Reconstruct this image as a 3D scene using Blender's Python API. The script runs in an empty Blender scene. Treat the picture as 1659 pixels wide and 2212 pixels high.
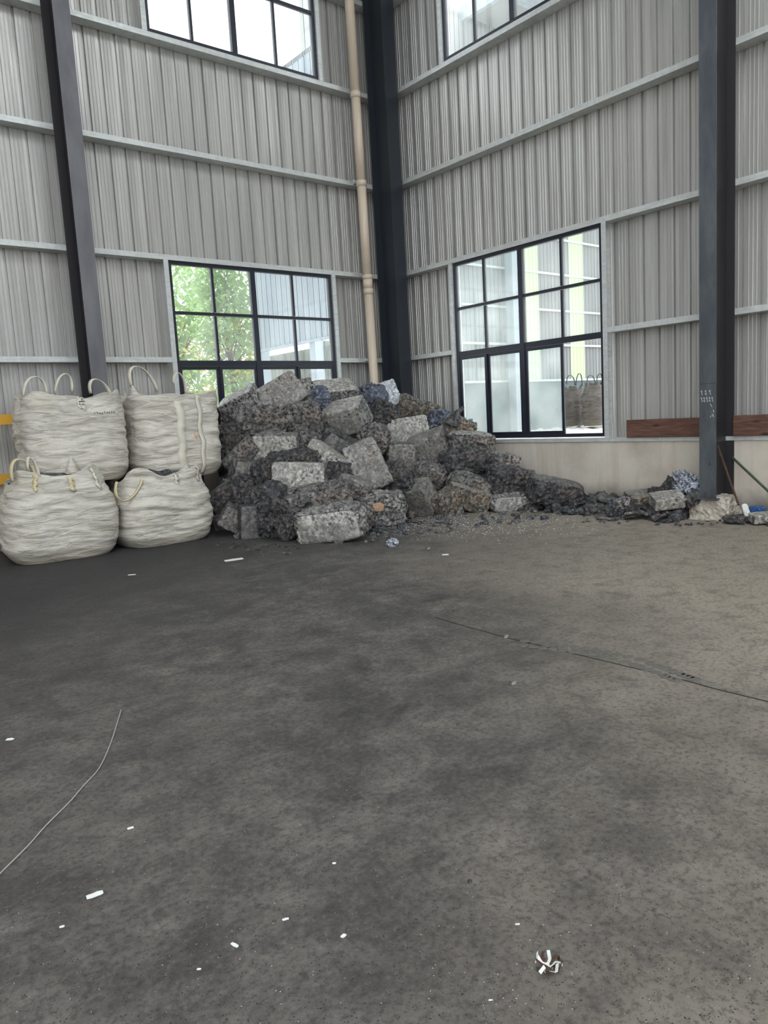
import bpy, bmesh, math, random
from mathutils import Vector, Matrix, noise, Euler

sc = bpy.context.scene
COL = sc.collection
# ------------------------------------------------------------------ camera
CAM = Vector((-8.904, -10.418, 1.45))
FPX, PW, PH = 1609.1, 1659.0, 2212.0
RT = Vector((0.7708, -0.6345, -0.0561)); FW = Vector((0.6241, 0.7707, -0.1286))
RT.normalize(); FW = (FW - RT * FW.dot(RT)).normalized(); UP = RT.cross(FW)
cd = bpy.data.cameras.new('camera'); cam = bpy.data.objects.new('camera', cd); COL.objects.link(cam)
cam.matrix_world = Matrix(((RT.x, UP.x, -FW.x, CAM.x), (RT.y, UP.y, -FW.y, CAM.y), (RT.z, UP.z, -FW.z, CAM.z), (0, 0, 0, 1)))
cd.sensor_fit = 'VERTICAL'; cd.sensor_height = 36.0; cd.lens = FPX / PH * 36.0; cd.clip_end = 500; cd.clip_start = 0.05
sc.camera = cam
# ------------------------------------------------------------------ light
sc.view_settings.view_transform = 'Standard'; sc.view_settings.look = 'None'
sc.view_settings.gamma = 1.0; sc.view_settings.use_curve_mapping = False
sc.view_settings.exposure = 1.2
world = bpy.data.worlds.new('overcast_sky'); sc.world = world; world.use_nodes = True
wn = world.node_tree.nodes; wl = world.node_tree.links
bgn = wn['Background']; bgn.inputs['Strength'].default_value = 1.25
wt = wn.new('ShaderNodeTexCoord'); wno = wn.new('ShaderNodeTexNoise'); wno.inputs['Scale'].default_value = 2.2; wno.inputs['Detail'].default_value = 5
wr = wn.new('ShaderNodeValToRGB'); wr.color_ramp.elements[0].position = .35; wr.color_ramp.elements[1].position = .7
wr.color_ramp.elements[0].color = (.80, .88, 1.0, 1); wr.color_ramp.elements[1].color = (1.0, 1.0, .99, 1)
wl.new(wt.outputs['Generated'], wno.inputs['Vector']); wl.new(wno.outputs['Fac'], wr.inputs['Fac']); wl.new(wr.outputs['Color'], bgn.inputs['Color'])
sun = bpy.data.lights.new('hazy_sun', 'SUN'); sun.energy = 2.6; sun.angle = math.radians(25); sun.color = (1, .97, .92)
so = bpy.data.objects.new('hazy_sun', sun); COL.objects.link(so); so.rotation_euler = Euler((math.radians(28), math.radians(14), 0)); so['kind'] = 'helper'

rnd = random.Random(7)

def ray(px, py):
    return FW + RT * ((px - PW / 2) / FPX) - UP * ((py - PH / 2) / FPX)
def atplane(px, py, axis, val):
    d = ray(px, py); i = 'xyz'.index(axis)
    return CAM + d * ((val - CAM[i]) / d[i])
def atdepth(px, py, dep):
    return CAM + ray(px, py) * dep
def floorpt(px, py):
    return atplane(px, py, 'z', 0.0)
def depth_of(p):
    return (p - CAM).dot(FW)

# ------------------------------------------------------------------ materials
MATS = {}
def mat(name, rgb, rough=.6, metal=0.0, spec=.5):
    m = bpy.data.materials.new(name); m.use_nodes = True
    b = m.node_tree.nodes['Principled BSDF']
    b.inputs['Base Color'].default_value = (*rgb, 1); b.inputs['Roughness'].default_value = rough
    b.inputs['Metallic'].default_value = metal; b.inputs['Specular IOR Level'].default_value = spec
    MATS[name] = m
    return m
class NT:
    def __init__(s, m):
        s.m = m; s.n = m.node_tree.nodes; s.l = m.node_tree.links; s.b = s.n['Principled BSDF']; s._co = None
    def co(s, kind='Object'):
        if s._co is None: s._co = s.n.new('ShaderNodeTexCoord')
        return s._co.outputs[kind]
    def pos(s):
        g = s.n.new('ShaderNodeNewGeometry'); return g.outputs['Position']
    def mapping(s, v, scale=(1, 1, 1), rot=(0, 0, 0), loc=(0, 0, 0)):
        k = s.n.new('ShaderNodeMapping'); k.inputs['Scale'].default_value = scale; k.inputs['Rotation'].default_value = rot; k.inputs['Location'].default_value = loc
        s.l.new(v, k.inputs['Vector']); return k.outputs[0]
    def noise(s, v, scale, detail=4, rough=.55, dist=0.0):
        k = s.n.new('ShaderNodeTexNoise'); k.inputs['Scale'].default_value = scale; k.inputs['Detail'].default_value = detail
        k.inputs['Roughness'].default_value = rough; k.inputs['Distortion'].default_value = dist
        s.l.new(v, k.inputs['Vector']); return k.outputs['Fac']
    def vor(s, v, scale, feat='F1'):
        k = s.n.new('ShaderNodeTexVoronoi'); k.inputs['Scale'].default_value = scale; k.feature = feat
        s.l.new(v, k.inputs['Vector']); return k.outputs['Distance']
    def ramp(s, f, stops):
        k = s.n.new('ShaderNodeValToRGB'); e = k.color_ramp.elements
        while len(e) < len(stops): e.new(.5)
        for i, (p, c) in enumerate(stops):
            e[i].position = p; e[i].color = (c, c, c, 1) if isinstance(c, (int, float)) else (*c, 1)
        s.l.new(f, k.inputs['Fac']); return k.outputs['Color']
    def mix(s, f, a, b, mode='MIX'):
        k = s.n.new('ShaderNodeMix'); k.data_type = 'RGBA'; k.blend_type = mode
        for sock, v in ((k.inputs[0], f), (k.inputs[6], a), (k.inputs[7], b)):
            if isinstance(v, (int, float)): sock.default_value = v if sock == k.inputs[0] else (v, v, v, 1)
            elif isinstance(v, tuple): sock.default_value = (*v, 1)
            else: s.l.new(v, sock)
        return k.outputs[2]
    def math(s, op, a, b=0.0):
        k = s.n.new('ShaderNodeMath'); k.operation = op
        for i, v in enumerate((a, b)):
            if isinstance(v, (int, float)): k.inputs[i].default_value = v
            else: s.l.new(v, k.inputs[i])
        return k.outputs[0]
    def color(s, c): s.l.new(c, s.b.inputs['Base Color'])
    def rough(s, c): s.l.new(c, s.b.inputs['Roughness'])
    def bump(s, h, strength=.3, dist=.01, prev=None):
        k = s.n.new('ShaderNodeBump'); k.inputs['Strength'].default_value = strength; k.inputs['Distance'].default_value = dist
        s.l.new(h, k.inputs['Height'])
        if prev: s.l.new(prev, k.inputs['Normal'])
        s.l.new(k.outputs[0], s.b.inputs['Normal']); return k.outputs[0]
    def attr(s, name):
        k = s.n.new('ShaderNodeAttribute'); k.attribute_name = name; return k.outputs['Fac']

# painted ribbed sheet
m = mat('panel_sheet', (.45, .45, .43), .42, .4); t = NT(m)
v = t.mapping(t.pos(), (9, 9, .35)); n1 = t.noise(v, 1.0, 5, .6)
n2 = t.noise(t.pos(), .45, 3, .5); n3 = t.noise(t.mapping(t.pos(), (60, 60, 2.0)), 1.0, 3)
c = t.ramp(n1, [(.32, (.38, .368, .34)), (.5, (.495, .482, .448)), (.68, (.61, .60, .57))])
c = t.mix(t.ramp(n2, [(.35, 0.0), (.7, .35)]), c, (.36, .37, .38)); t.color(c)
t.rough(t.ramp(n1, [(.3, .46), (.7, .28)])); t.bump(n3, .25, .004)
m = mat('outside_sheet', (.36, .42, .48), .5, .1); t = NT(m)
t.color(t.ramp(t.noise(t.mapping(t.pos(), (6, 6, .3)), 1), [(.3, (.33, .39, .45)), (.7, (.46, .52, .57))]))
mat('annex_sheet', (.33, .345, .335), .6, .0); mat('annex_plinth', (.15, .20, .20), .8)
m = mat('galvanised', (.52, .55, .55), .38, .35); t = NT(m)
n = t.noise(t.pos(), 14, 5, .6); n2 = t.noise(t.mapping(t.pos(), (2, 2, 20)), 1.5, 4)
c = t.ramp(n, [(.3, (.56, .58, .57)), (.7, (.68, .70, .68))]); t.color(t.mix(t.ramp(n2, [(.45, 0.0), (.75, .35)]), c, (.30, .30, .29))); t.rough(t.ramp(n, [(.3, .5), (.7, .3)]))
m = mat('column_paint', (.065, .08, .10), .42, .1); t = NT(m)
n = t.noise(t.mapping(t.pos(), (3, 3, 1)), 1.6, 6, .65); c = t.ramp(n, [(.3, (.048, .056, .068)), (.5, (.072, .082, .094)), (.72, (.115, .125, .132))])
z = t.n.new('ShaderNodeSeparateXYZ'); t.l.new(t.pos(), z.inputs[0])
low = t.ramp(t.math('DIVIDE', z.outputs[2], 3.0), [(.15, 1.0), (.6, 0.0)])
pe = t.ramp(t.noise(t.mapping(t.pos(), (1, 1, .6)), 16, 6, .7), [(.60, 0.0), (.64, 1.0)])
c = t.mix(t.mix(1.0, low, pe, 'MULTIPLY'), c, (.05, .028, .024)); t.color(c); t.bump(n, .15, .01)
m = mat('column_grey', (.13, .13, .14), .5, .1); t = NT(m)
t.color(t.ramp(t.noise(t.mapping(t.pos(), (3, 3, 1)), 1.3, 5), [(.3, (.10, .10, .11)), (.7, (.17, .17, .18))]))
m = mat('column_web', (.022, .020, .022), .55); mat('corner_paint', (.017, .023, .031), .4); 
m = mat('window_frame_paint', (.014, .016, .028), .38); mat('pipe_plastic', (.60, .50, .39), .4)
m = mat('plaster', (.50, .45, .38), .85); t = NT(m)
n = t.noise(t.pos(), 1.1, 5, .6); n2 = t.noise(t.pos(), 26, 5, .7)
c = t.ramp(n, [(.3, (.42, .37, .30)), (.5, (.56, .51, .43)), (.75, (.62, .58, .51))])
c = t.mix(t.ramp(n2, [(.62, 0.0), (.70, .55)]), c, (.30, .24, .18))
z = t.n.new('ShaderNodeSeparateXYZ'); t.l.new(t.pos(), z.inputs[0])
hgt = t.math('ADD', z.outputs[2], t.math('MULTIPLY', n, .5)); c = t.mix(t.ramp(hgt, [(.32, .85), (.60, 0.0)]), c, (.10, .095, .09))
st = t.ramp(t.noise(t.mapping(t.pos(), (5, 5, .5)), 1.2, 5, .6), [(.52, 0.0), (.75, .5)]); t.color(t.mix(st, c, (.36, .27, .19))); t.bump(n2, .25, .01)
m = mat('concrete_lump', (.45, .38, .31), .9); t = NT(m); n = t.noise(t.co(), 9, 6, .65)
t.color(t.ramp(n, [(.3, (.12, .09, .07)), (.45, (.36, .32, .26)), (.7, (.58, .54, .47))])); t.bump(n, .5, .03)
m = mat('timber', (.12, .055, .035), .65); t = NT(m); v = t.mapping(t.pos(), (3, 3, 30)); n = t.noise(v, 1.5, 5, .6, .6)
n2 = t.vor(t.mapping(t.pos(), (1, 1, 3)), 2.6)
c = t.ramp(n, [(.3, (.055, .024, .016)), (.55, (.13, .062, .04)), (.75, (.21, .11, .075))]); t.color(t.mix(t.ramp(n2, [(.08, .9), (.2, 0.0)]), c, (.02, .012, .01))); t.bump(n, .3, .01)
mat('maroon_paint', (.055, .016, .018), .5); mat('yellow_paint', (.62, .33, .03), .5)
# floor
m = mat('dusty_floor', (.10, .095, .088), .7, 0, .35); t = NT(m); P = t.pos()
a = t.noise(P, .33, 5, .6, .4); b = t.noise(P, 2.3, 9, .72, .25); d = t.noise(P, 11, 8, .75); e = t.noise(P, 75, 6, .75)
c = t.ramp(b, [(.34, (.026, .024, .023)), (.44, (.062, .056, .050)), (.52, (.098, .089, .079)), (.64, (.150, .137, .119))])
c = t.mix(t.ramp(d, [(.36, .55), (.50, 0.0)]), c, (.03, .029, .029))
c = t.mix(t.ramp(a, [(.38, 0.0), (.68, .25)]), c, (.135, .122, .104))
xyz = t.n.new('ShaderNodeSeparateXYZ'); t.l.new(P, xyz.inputs[0])
# tan door-light sheen painted into the colour towards the doorway side (down the long wall), black dross dust along the foot of the pile
sheen = t.math('ADD', t.math('MULTIPLY', xyz.outputs[0], .22), t.math('MULTIPLY', xyz.outputs[1], -.16)); sheen = t.math('ADD', sheen, t.math('MULTIPLY', a, 1.1))
c = t.mix(t.ramp(sheen, [(.35, 0.0), (1.05, .85)]), c, (.33, .285, .225))
f2 = t.noise(t.mapping(P, (1, 1, 1)), 5.5, 9, .78, .4); c = t.mix(t.ramp(f2, [(.36, .55), (.52, 0.0)]), c, (.050, .047, .044)); c = t.mix(t.ramp(f2, [(.56, 0.0), (.70, .5)]), c, (.165, .155, .135))
f3 = t.noise(P, 38, 6, .8); c = t.mix(t.ramp(f3, [(.40, .6), (.50, 0.0)]), c, (.028, .027, .026)); c = t.mix(t.ramp(f3, [(.54, 0.0), (.66, .5)]), c, (.17, .16, .14))
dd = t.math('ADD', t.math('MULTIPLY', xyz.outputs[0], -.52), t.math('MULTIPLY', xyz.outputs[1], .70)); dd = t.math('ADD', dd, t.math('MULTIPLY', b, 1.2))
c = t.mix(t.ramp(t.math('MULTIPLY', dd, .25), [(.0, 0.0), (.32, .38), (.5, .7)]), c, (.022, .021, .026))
c = t.mix(t.ramp(e, [(.64, 0.0), (.70, .5)]), c, (.34, .33, .30)); c = t.mix(t.ramp(e, [(.30, .6), (.38, 0.0)]), c, (.018, .018, .02))
t.color(c); t.rough(t.ramp(b, [(.3, .62), (.7, .82)])); bb = t.bump(d, .35, .02); t.bump(e, .35, .006, bb)
mat('joint_dark', (.018, .018, .016), .9); mat('track_dust', (.105, .098, .085), .9)
m = mat('yard_ground', (.42, .41, .38), .9)
# dross: crust attribute picks smooth cast skin (0) or rough crust (1)
def dross(name, skin, crust, spark, warm=0.0, metal=.25, rough=.55, blue=0.0):
    m = mat(name, skin, rough, metal); t = NT(m); P = t.co()
    a = t.noise(P, 3.2, 5, .6); b = t.noise(P, 7.5, 7, .72, .5); d = t.noise(P, 24, 6, .75); vr = t.vor(P, 24)
    k = t.attr('crust')
    s1 = t.mix(t.ramp(b, [(.42, .85), (.60, 0.0)]), tuple(skin), tuple(x * .42 for x in skin))
    s1 = t.mix(t.ramp(d, [(.54, 0.0), (.66, .8)]), s1, tuple(min(.85, x * 1.75) for x in skin))
    zone = t.ramp(t.noise(P, 4.5, 4, .6), [(.42, .12), (.60, 1.0)]); s1 = t.mix(t.mix(1.0, zone, t.ramp(d, [(.42, 1.0), (.49, 0.0)]), 'MULTIPLY'), s1, tuple(x * .14 for x in skin))
    s2 = t.mix(t.ramp(b, [(.44, 0.0), (.60, .9)]), tuple(crust), tuple(x * 3.0 for x in crust))
    s2 = t.mix(t.ramp(d, [(.55, 0.0), (.68, .75)]), s2, tuple(spark))
    s2 = t.mix(t.mix(1.0, t.ramp(t.noise(P, 5.2, 4, .6), [(.38, .45), (.58, 1.0)]), t.ramp(d, [(.44, 1.0), (.51, 0.0)]), 'MULTIPLY'), s2, (.010, .010, .012))
    if warm: s2 = t.mix(t.ramp(a, [(.5, 0.0), (.66, warm)]), s2, (.30, .19, .11)); s1 = t.mix(t.ramp(a, [(.52, 0.0), (.70, warm)]), s1, (.34, .24, .15))
    if blue: s2 = t.mix(t.ramp(a, [(.42, 0.0), (.6, blue)]), s2, (.38, .44, .55))
    kk = t.ramp(t.math('ADD', k, t.math('MULTIPLY', t.math('SUBTRACT', b, .5), 1.5)), [(.38, 0.0), (.62, 1.0)])
    t.color(t.mix(kk, s1, s2)); t.rough(t.ramp(d, [(.3, rough + .15), (.65, max(.2, rough - .2))]))
    h = t.math('ADD', t.math('MULTIPLY', b, t.math('ADD', t.math('MULTIPLY', k, 1.0), .35)), t.math('MULTIPLY', d, .5)); t.bump(h, .8, .025)
    return m
dross('dross_light', (.50, .475, .43), (.15, .145, .135), (.58, .57, .54))
dross('dross_grey', (.31, .295, .27), (.095, .091, .086), (.42, .41, .39), .2)
dross('dross_dark', (.17, .162, .155), (.042, .041, .042), (.30, .29, .29), .12)
dross('dross_tan', (.32, .295, .25), (.10, .09, .075), (.44, .41, .35), .32, .1, .7)
dross('dross_blue', (.30, .32, .37), (.05, .055, .07), (.62, .67, .76), 0, .5, .38, .25)
dross('dross_crumbs', (.12, .12, .125), (.05, .05, .053), (.5, .51, .53))
dross('dross_gap_shade', (.03, .03, .032), (.018, .018, .019), (.14, .14, .15))
dross('foil_silver', (.56, .58, .62), (.34, .36, .40), (.82, .85, .9), 0, .6, .32, .1)
mat('core_dark', (.014, .014, .015), .95)
# woven bag
def bagmat(name, c0, c1, stain, zs=9):
    m = mat(name, c0, .62, 0, .35); t = NT(m); P = t.co()
    fold = t.noise(t.mapping(P, (1.6, 1.6, 9)), 1.5, 5, .6, 1.4); st = t.noise(P, 2.0, 6, .65); fine = t.noise(P, 60, 3)
    sp = t.noise(P, 24, 6, .75)
    c = t.ramp(fold, [(.33, c1), (.55, c0)]); c = t.mix(t.ramp(st, [(.48, 0.0), (.72, .55)]), c, stain)  # crease shade painted in: fold noise darkens the cloth colour
    c = t.mix(t.ramp(sp, [(.66, 0.0), (.72, .55)]), c, (.12, .12, .08))
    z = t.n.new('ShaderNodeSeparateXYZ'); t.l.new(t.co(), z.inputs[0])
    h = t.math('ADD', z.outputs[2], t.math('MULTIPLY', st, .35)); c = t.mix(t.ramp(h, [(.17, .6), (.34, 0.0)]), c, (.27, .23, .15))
    t.color(c); b1 = t.bump(fold, .8, .045); t.bump(fine, .12, .003, b1)
    return m
bagmat('woven_white', (.66, .62, .54), (.40, .38, .33), (.38, .35, .25))
bagmat('woven_dark', (.13, .115, .10), (.06, .052, .046), (.20, .18, .16))
mat('orange_stain', (.62, .30, .18), .8); mat('webbing', (.66, .62, .52), .75); mat('webbing_yellow', (.62, .54, .33), .75); mat('webbing_dark', (.08, .075, .08), .7)
# glass: thin dusty sheet
def glass(name, haze, tint):
    m = bpy.data.materials.new(name); m.use_nodes = True; n = m.node_tree.nodes; l = m.node_tree.links; n.clear()
    o = n.new('ShaderNodeOutputMaterial'); tr = n.new('ShaderNodeBsdfTransparent'); tr.inputs[0].default_value = (*tint, 1)
    gl = n.new('ShaderNodeBsdfGlossy'); gl.inputs['Roughness'].default_value = .03; df = n.new('ShaderNodeBsdfTranslucent'); df.inputs[0].default_value = (.75, .78, .76, 1)
    lw = n.new('ShaderNodeLayerWeight'); pw = n.new('ShaderNodeMath'); pw.operation = 'POWER'; pw.inputs[1].default_value = 4.0; l.new(lw.outputs['Facing'], pw.inputs[0]); fr = n.new('ShaderNodeMath'); fr.operation = 'MULTIPLY_ADD'; fr.inputs[1].default_value = .5; fr.inputs[2].default_value = .035; l.new(pw.outputs[0], fr.inputs[0])
    tc = n.new('ShaderNodeNewGeometry'); no = n.new('ShaderNodeTexNoise'); no.inputs['Scale'].default_value = 1.8; no.inputs['Detail'].default_value = 6
    mp = n.new('ShaderNodeMapRange'); mp.inputs[1].default_value = .3; mp.inputs[2].default_value = .75; mp.inputs[3].default_value = haze * .5; mp.inputs[4].default_value = haze * 1.5
    m1 = n.new('ShaderNodeMixShader'); m2 = n.new('ShaderNodeMixShader')
    l.new(tc.outputs['Position'], no.inputs['Vector']); l.new(no.outputs['Fac'], mp.inputs[0]); l.new(mp.outputs[0], m1.inputs[0]); l.new(tr.outputs[0], m1.inputs[1]); l.new(df.outputs[0], m1.inputs[2])
    l.new(fr.outputs[0], m2.inputs[0]); l.new(m1.outputs[0], m2.inputs[1]); l.new(gl.outputs[0], m2.inputs[2]); l.new(m2.outputs[0], o.inputs[0]); MATS[name] = m
glass('window_glass', .12, (.95, .97, .97)); glass('dusty_glass', .20, (.90, .95, .95))
def translucent(name, c, mixd=.45):
    m = bpy.data.materials.new(name); m.use_nodes = True; n = m.node_tree.nodes; l = m.node_tree.links; n.clear()
    o = n.new('ShaderNodeOutputMaterial'); a = n.new('ShaderNodeBsdfTranslucent'); b = n.new('ShaderNodeBsdfDiffuse'); mx = n.new('ShaderNodeMixShader')
    a.inputs[0].default_value = (*c, 1); b.inputs[0].default_value = (*c, 1); mx.inputs[0].default_value = mixd
    l.new(a.outputs[0], mx.inputs[1]); l.new(b.outputs[0], mx.inputs[2]); l.new(mx.outputs[0], o.inputs[0]); MATS[name] = m
translucent('added_skylight_clear', (.95, .97, .98), .05); translucent('skylight_sheet', (.64, .78, .50), .35); translucent('leaf_green', (.42, .60, .25), .45); translucent('leaf_yellow', (.74, .66, .20), .45)
mat('bark', (.13, .10, .07), .9); mat('yard_wall_yellow', (.75, .60, .25), .85); mat('white_scrap', (.72, .73, .70), .7); mat('blue_plastic', (.015, .07, .22), .4)
mat('rust_steel', (.10, .06, .04), .7, .4); mat('green_steel', (.06, .08, .05), .6, .3); mat('light_blue_tape', (.25, .60, .72), .5); mat('wire_pale', (.38, .36, .32), .6)
m = mat('white_rubble', (.72, .72, .70), .9); t = NT(m); t.color(t.ramp(t.noise(t.pos(), 7, 6, .7), [(.35, (.30, .30, .29)), (.55, (.74, .74, .72))]))
mat('chalk', (.55, .55, .52), .9); mat('roof_sheet', (.30, .31, .32), .6)

# ------------------------------------------------------------------ mesh helpers
class MB:
    def __init__(s): s.v = []; s.f = []
    def box(s, x0, x1, y0, y1, z0, z1):
        a = len(s.v)
        x0, x1 = min(x0, x1), max(x0, x1); y0, y1 = min(y0, y1), max(y0, y1); z0, z1 = min(z0, z1), max(z0, z1)
        for z in (z0, z1):
            for x, y in ((x0, y0), (x1, y0), (x1, y1), (x0, y1)): s.v.append((x, y, z))
        for q in ((0, 3, 2, 1), (4, 5, 6, 7), (0, 1, 5, 4), (1, 2, 6, 5), (2, 3, 7, 6), (3, 0, 4, 7)): s.f.append(tuple(a + i for i in q))
    def tube(s, pts, r, n=8, cap=True):
        pts = [Vector(p) for p in pts]; a = len(s.v); last = None
        for i, p in enumerate(pts):
            d = (pts[min(i + 1, len(pts) - 1)] - pts[max(i - 1, 0)]).normalized()
            x = d.cross(Vector((0, 0, 1)) if abs(d.z) < .9 else Vector((1, 0, 0))).normalized()
            if last is not None: x = (last - d * last.dot(d)).normalized()
            last = x; y = d.cross(x); rr = r[i] if isinstance(r, (list, tuple)) else r
            for k in range(n): w = 2 * math.pi * k / n; s.v.append(tuple(p + x * math.cos(w) * rr + y * math.sin(w) * rr))
        for i in range(len(pts) - 1):
            for k in range(n): s.f.append((a + i * n + k, a + i * n + (k + 1) % n, a + (i + 1) * n + (k + 1) % n, a + (i + 1) * n + k))
        if cap: s.f.append(tuple(a + k for k in range(n))[::-1]); s.f.append(tuple(a + (len(pts) - 1) * n + k for k in range(n)))
    def ribbon(s, pts, side, w, th=.006):
        """flat band along pts; side: vector across the band (may be a list)"""
        pts = [Vector(p) for p in pts]; a = len(s.v); n = len(pts)
        for i, p in enumerate(pts):
            d = (pts[min(i + 1, n - 1)] - pts[max(i - 1, 0)]).normalized()
            sd = Vector(side[i] if isinstance(side, list) else side); sd = (sd - d * sd.dot(d)).normalized(); nn = d.cross(sd)
            for u, q in ((-1, -1), (1, -1), (1, 1), (-1, 1)): s.v.append(tuple(p + sd * (u * w / 2) + nn * (q * th / 2)))
        for i in range(n - 1):
            for k in range(4): s.f.append((a + i * 4 + k, a + i * 4 + (k + 1) % 4, a + (i + 1) * 4 + (k + 1) % 4, a + (i + 1) * 4 + k))
        s.f.append((a, a + 1, a + 2, a + 3)); b = a + (n - 1) * 4; s.f.append((b + 3, b + 2, b + 1, b))
    def build(s, name, material, parent=None, smooth=False, crust=None):
        me = bpy.data.meshes.new(name); me.from_pydata(s.v, [], s.f); me.update()
        bm = bmesh.new(); bm.from_mesh(me); bmesh.ops.recalc_face_normals(bm, faces=bm.faces); bm.to_mesh(me); bm.free()
        me.materials.append(MATS[material])
        if smooth:
            for p in me.polygons: p.use_smooth = True
        if crust is not None:
            at = me.attributes.new('crust', 'FLOAT', 'POINT'); at.data.foreach_set('value', crust)
        o = bpy.data.objects.new(name, me); COL.objects.link(o)
        if parent is not None: o.parent = parent; o.matrix_parent_inverse = parent.matrix_world.inverted() if False else Matrix.Identity(4)
        return o
def recenter(o, origin):
    """move a top-level mesh's origin (mesh in world coordinates) to ORIGIN"""
    origin = Vector(origin); o.data.transform(Matrix.Translation(-origin)); o.location = origin
def empty(name, label=None, cat=None, group=None, kind=None, loc=(0, 0, 0), rotz=0):
    o = bpy.data.objects.new(name, None); COL.objects.link(o); o.location = loc; o.rotation_euler = (0, 0, rotz); o.empty_display_size = .1
    return tag(o, label, cat, group, kind)
def tag(o, label=None, cat=None, group=None, kind=None):
    if label: o['label'] = label
    if cat: o['category'] = cat
    if group: o['group'] = group
    if kind: o['kind'] = kind
    return o
def child(mb, name, material, root, smooth=False, crust=None):
    """mb in world coordinates, parented to an unrotated root"""
    off = root.location
    mb.v = [(x - off[0], y - off[1], z - off[2]) for x, y, z in mb.v]
    return mb.build(name, material, root, smooth, crust)
# wall coordinates: u runs along the wall, d is outward depth (0 = inner face of the girts)
def W(wall, u, d, z): return (u, d, z) if wall == 'L' else (d, u, z)
def wbox(mb, wall, u0, u1, d0, d1, z0, z1):
    if wall == 'L': mb.box(u0, u1, d0, d1, z0, z1)
    else: mb.box(d0, d1, u0, u1, z0, z1)

# ------------------------------------------------------------------ setting
f = MB(); f.box(-16, 0.0, -20, 0.0, -.12, 0)
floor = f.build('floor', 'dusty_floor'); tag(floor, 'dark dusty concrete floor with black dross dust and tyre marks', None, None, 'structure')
g = MB(); g.box(-70, 90, -60, 110, -.4, -.13); tag(g.build('ground', 'yard_ground'), 'pale yard ground outside the hall', None, None, 'structure')

PITCH = .215
def profile(u0, u1, phase):
    pts = []
    k0 = math.floor((u0 - phase) / PITCH) - 1; k1 = math.ceil((u1 - phase) / PITCH) + 1
    for k in range(k0, k1 + 1):
        c = phase + k * PITCH
        pts += [(c - .017, 0), (c - .0135, .036), (c + .0135, .036), (c + .017, 0)]
        for q in (.28, .5, .72):
            e = c + PITCH * q; pts += [(e - .009, 0), (e - .004, -.006), (e + .004, -.006), (e + .009, 0)]
    out = []
    for i in range(len(pts) - 1):
        (a, da), (b, db) = pts[i], pts[i + 1]
        if a >= u0 and a <= u1: out.append((a, da))
        for e in (u0, u1):
            if a < e < b: out.append((e, da + (db - da) * (e - a) / (b - a)))
    return sorted(out)
def sheet(wall, u0, u1, z0, z1, phase, d, name, material, parent, crumple=0.0):
    pr = profile(u0, u1, phase); mb = MB(); n = len(pr); zs = [z0, z1]
    for z in zs:
        for u, dd in pr: mb.v.append(W(wall, u, d + dd, z))
    for i in range(n - 1): mb.f.append((i, i + 1, n + i + 1, n + i))
    return mb.build(name, material, parent)
def wall_sheets(wall, root, u0, u1, z0, z1, phase, holes, d=.2, material='panel_sheet'):
    SW = 4 * PITCH; k = math.floor((u0 - phase) / SW); idx = 0
    while phase + k * SW + PITCH * .15 < u1:
        a, b = max(u0, phase + k * SW + PITCH * .15), min(u1, phase + (k + 1) * SW + PITCH * .15); k += 1; idx += 1
        if b - a < .02: continue
        cuts = sorted({a, b} | {h for hh in holes for h in hh[:2] if a + .01 < h < b - .01})
        for i in range(len(cuts) - 1):
            p, q = cuts[i], cuts[i + 1]; mid = (p + q) / 2; spans = [(z0, z1)]
            for (h0, h1, hz0, hz1) in holes:
                if h0 - .001 < mid < h1 + .001:
                    ns = []
                    for s0, s1 in spans:
                        if hz0 > s0: ns.append((s0, min(s1, hz0)))
                        if hz1 < s1: ns.append((max(s0, hz1), s1))
                        if hz0 >= s1 or hz1 <= s0: ns = ns
                    spans = ns
            for s0, s1 in spans: sheet(wall, p - (.012 if p == a else 0), q + (.012 if q == b else 0), s0, s1, phase, d + (.003 if idx % 2 else 0), 'wall_panel', material, root)
TOP = 11.6
HL = [(-4.17, -1.29, .97, 3.84), (-4.17, -1.29, 6.90, 9.80)]
HR = [(-4.36, -1.53, .97, 3.84), (-4.36, -1.53, 6.90, 9.80)]
wallL = empty('wall_left', 'ribbed grey metal wall behind the bulk bags', None, None, 'structure')
wallR = empty('wall_right', 'ribbed grey metal wall above the cream plaster plinth', None, None, 'structure')
wall_sheets('L', wallL, -14, .2, .95, TOP, -4.1426, HL); wall_sheets('R', wallR, -17, .2, .95, TOP, -1.429, HR)
def girt(wall, root, u0, u1, z, face='galvanised'):
    mb = MB(); h = .072
    wbox(mb, wall, u0, u1, -.001, .003, z - h / 2, z + h / 2)       # inner flange
    wbox(mb, wall, u0, u1, .003, .19, z - h / 2, z - h / 2 + .004)  # web
    wbox(mb, wall, u0, u1, .186, .19, z - h / 2 + .004, z + h / 2)  # outer flange
    wbox(mb, wall, u0, u1, .003, .018, z + h / 2 - .004, z + h / 2) # lip
    mb.build('girt', face, root)
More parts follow.
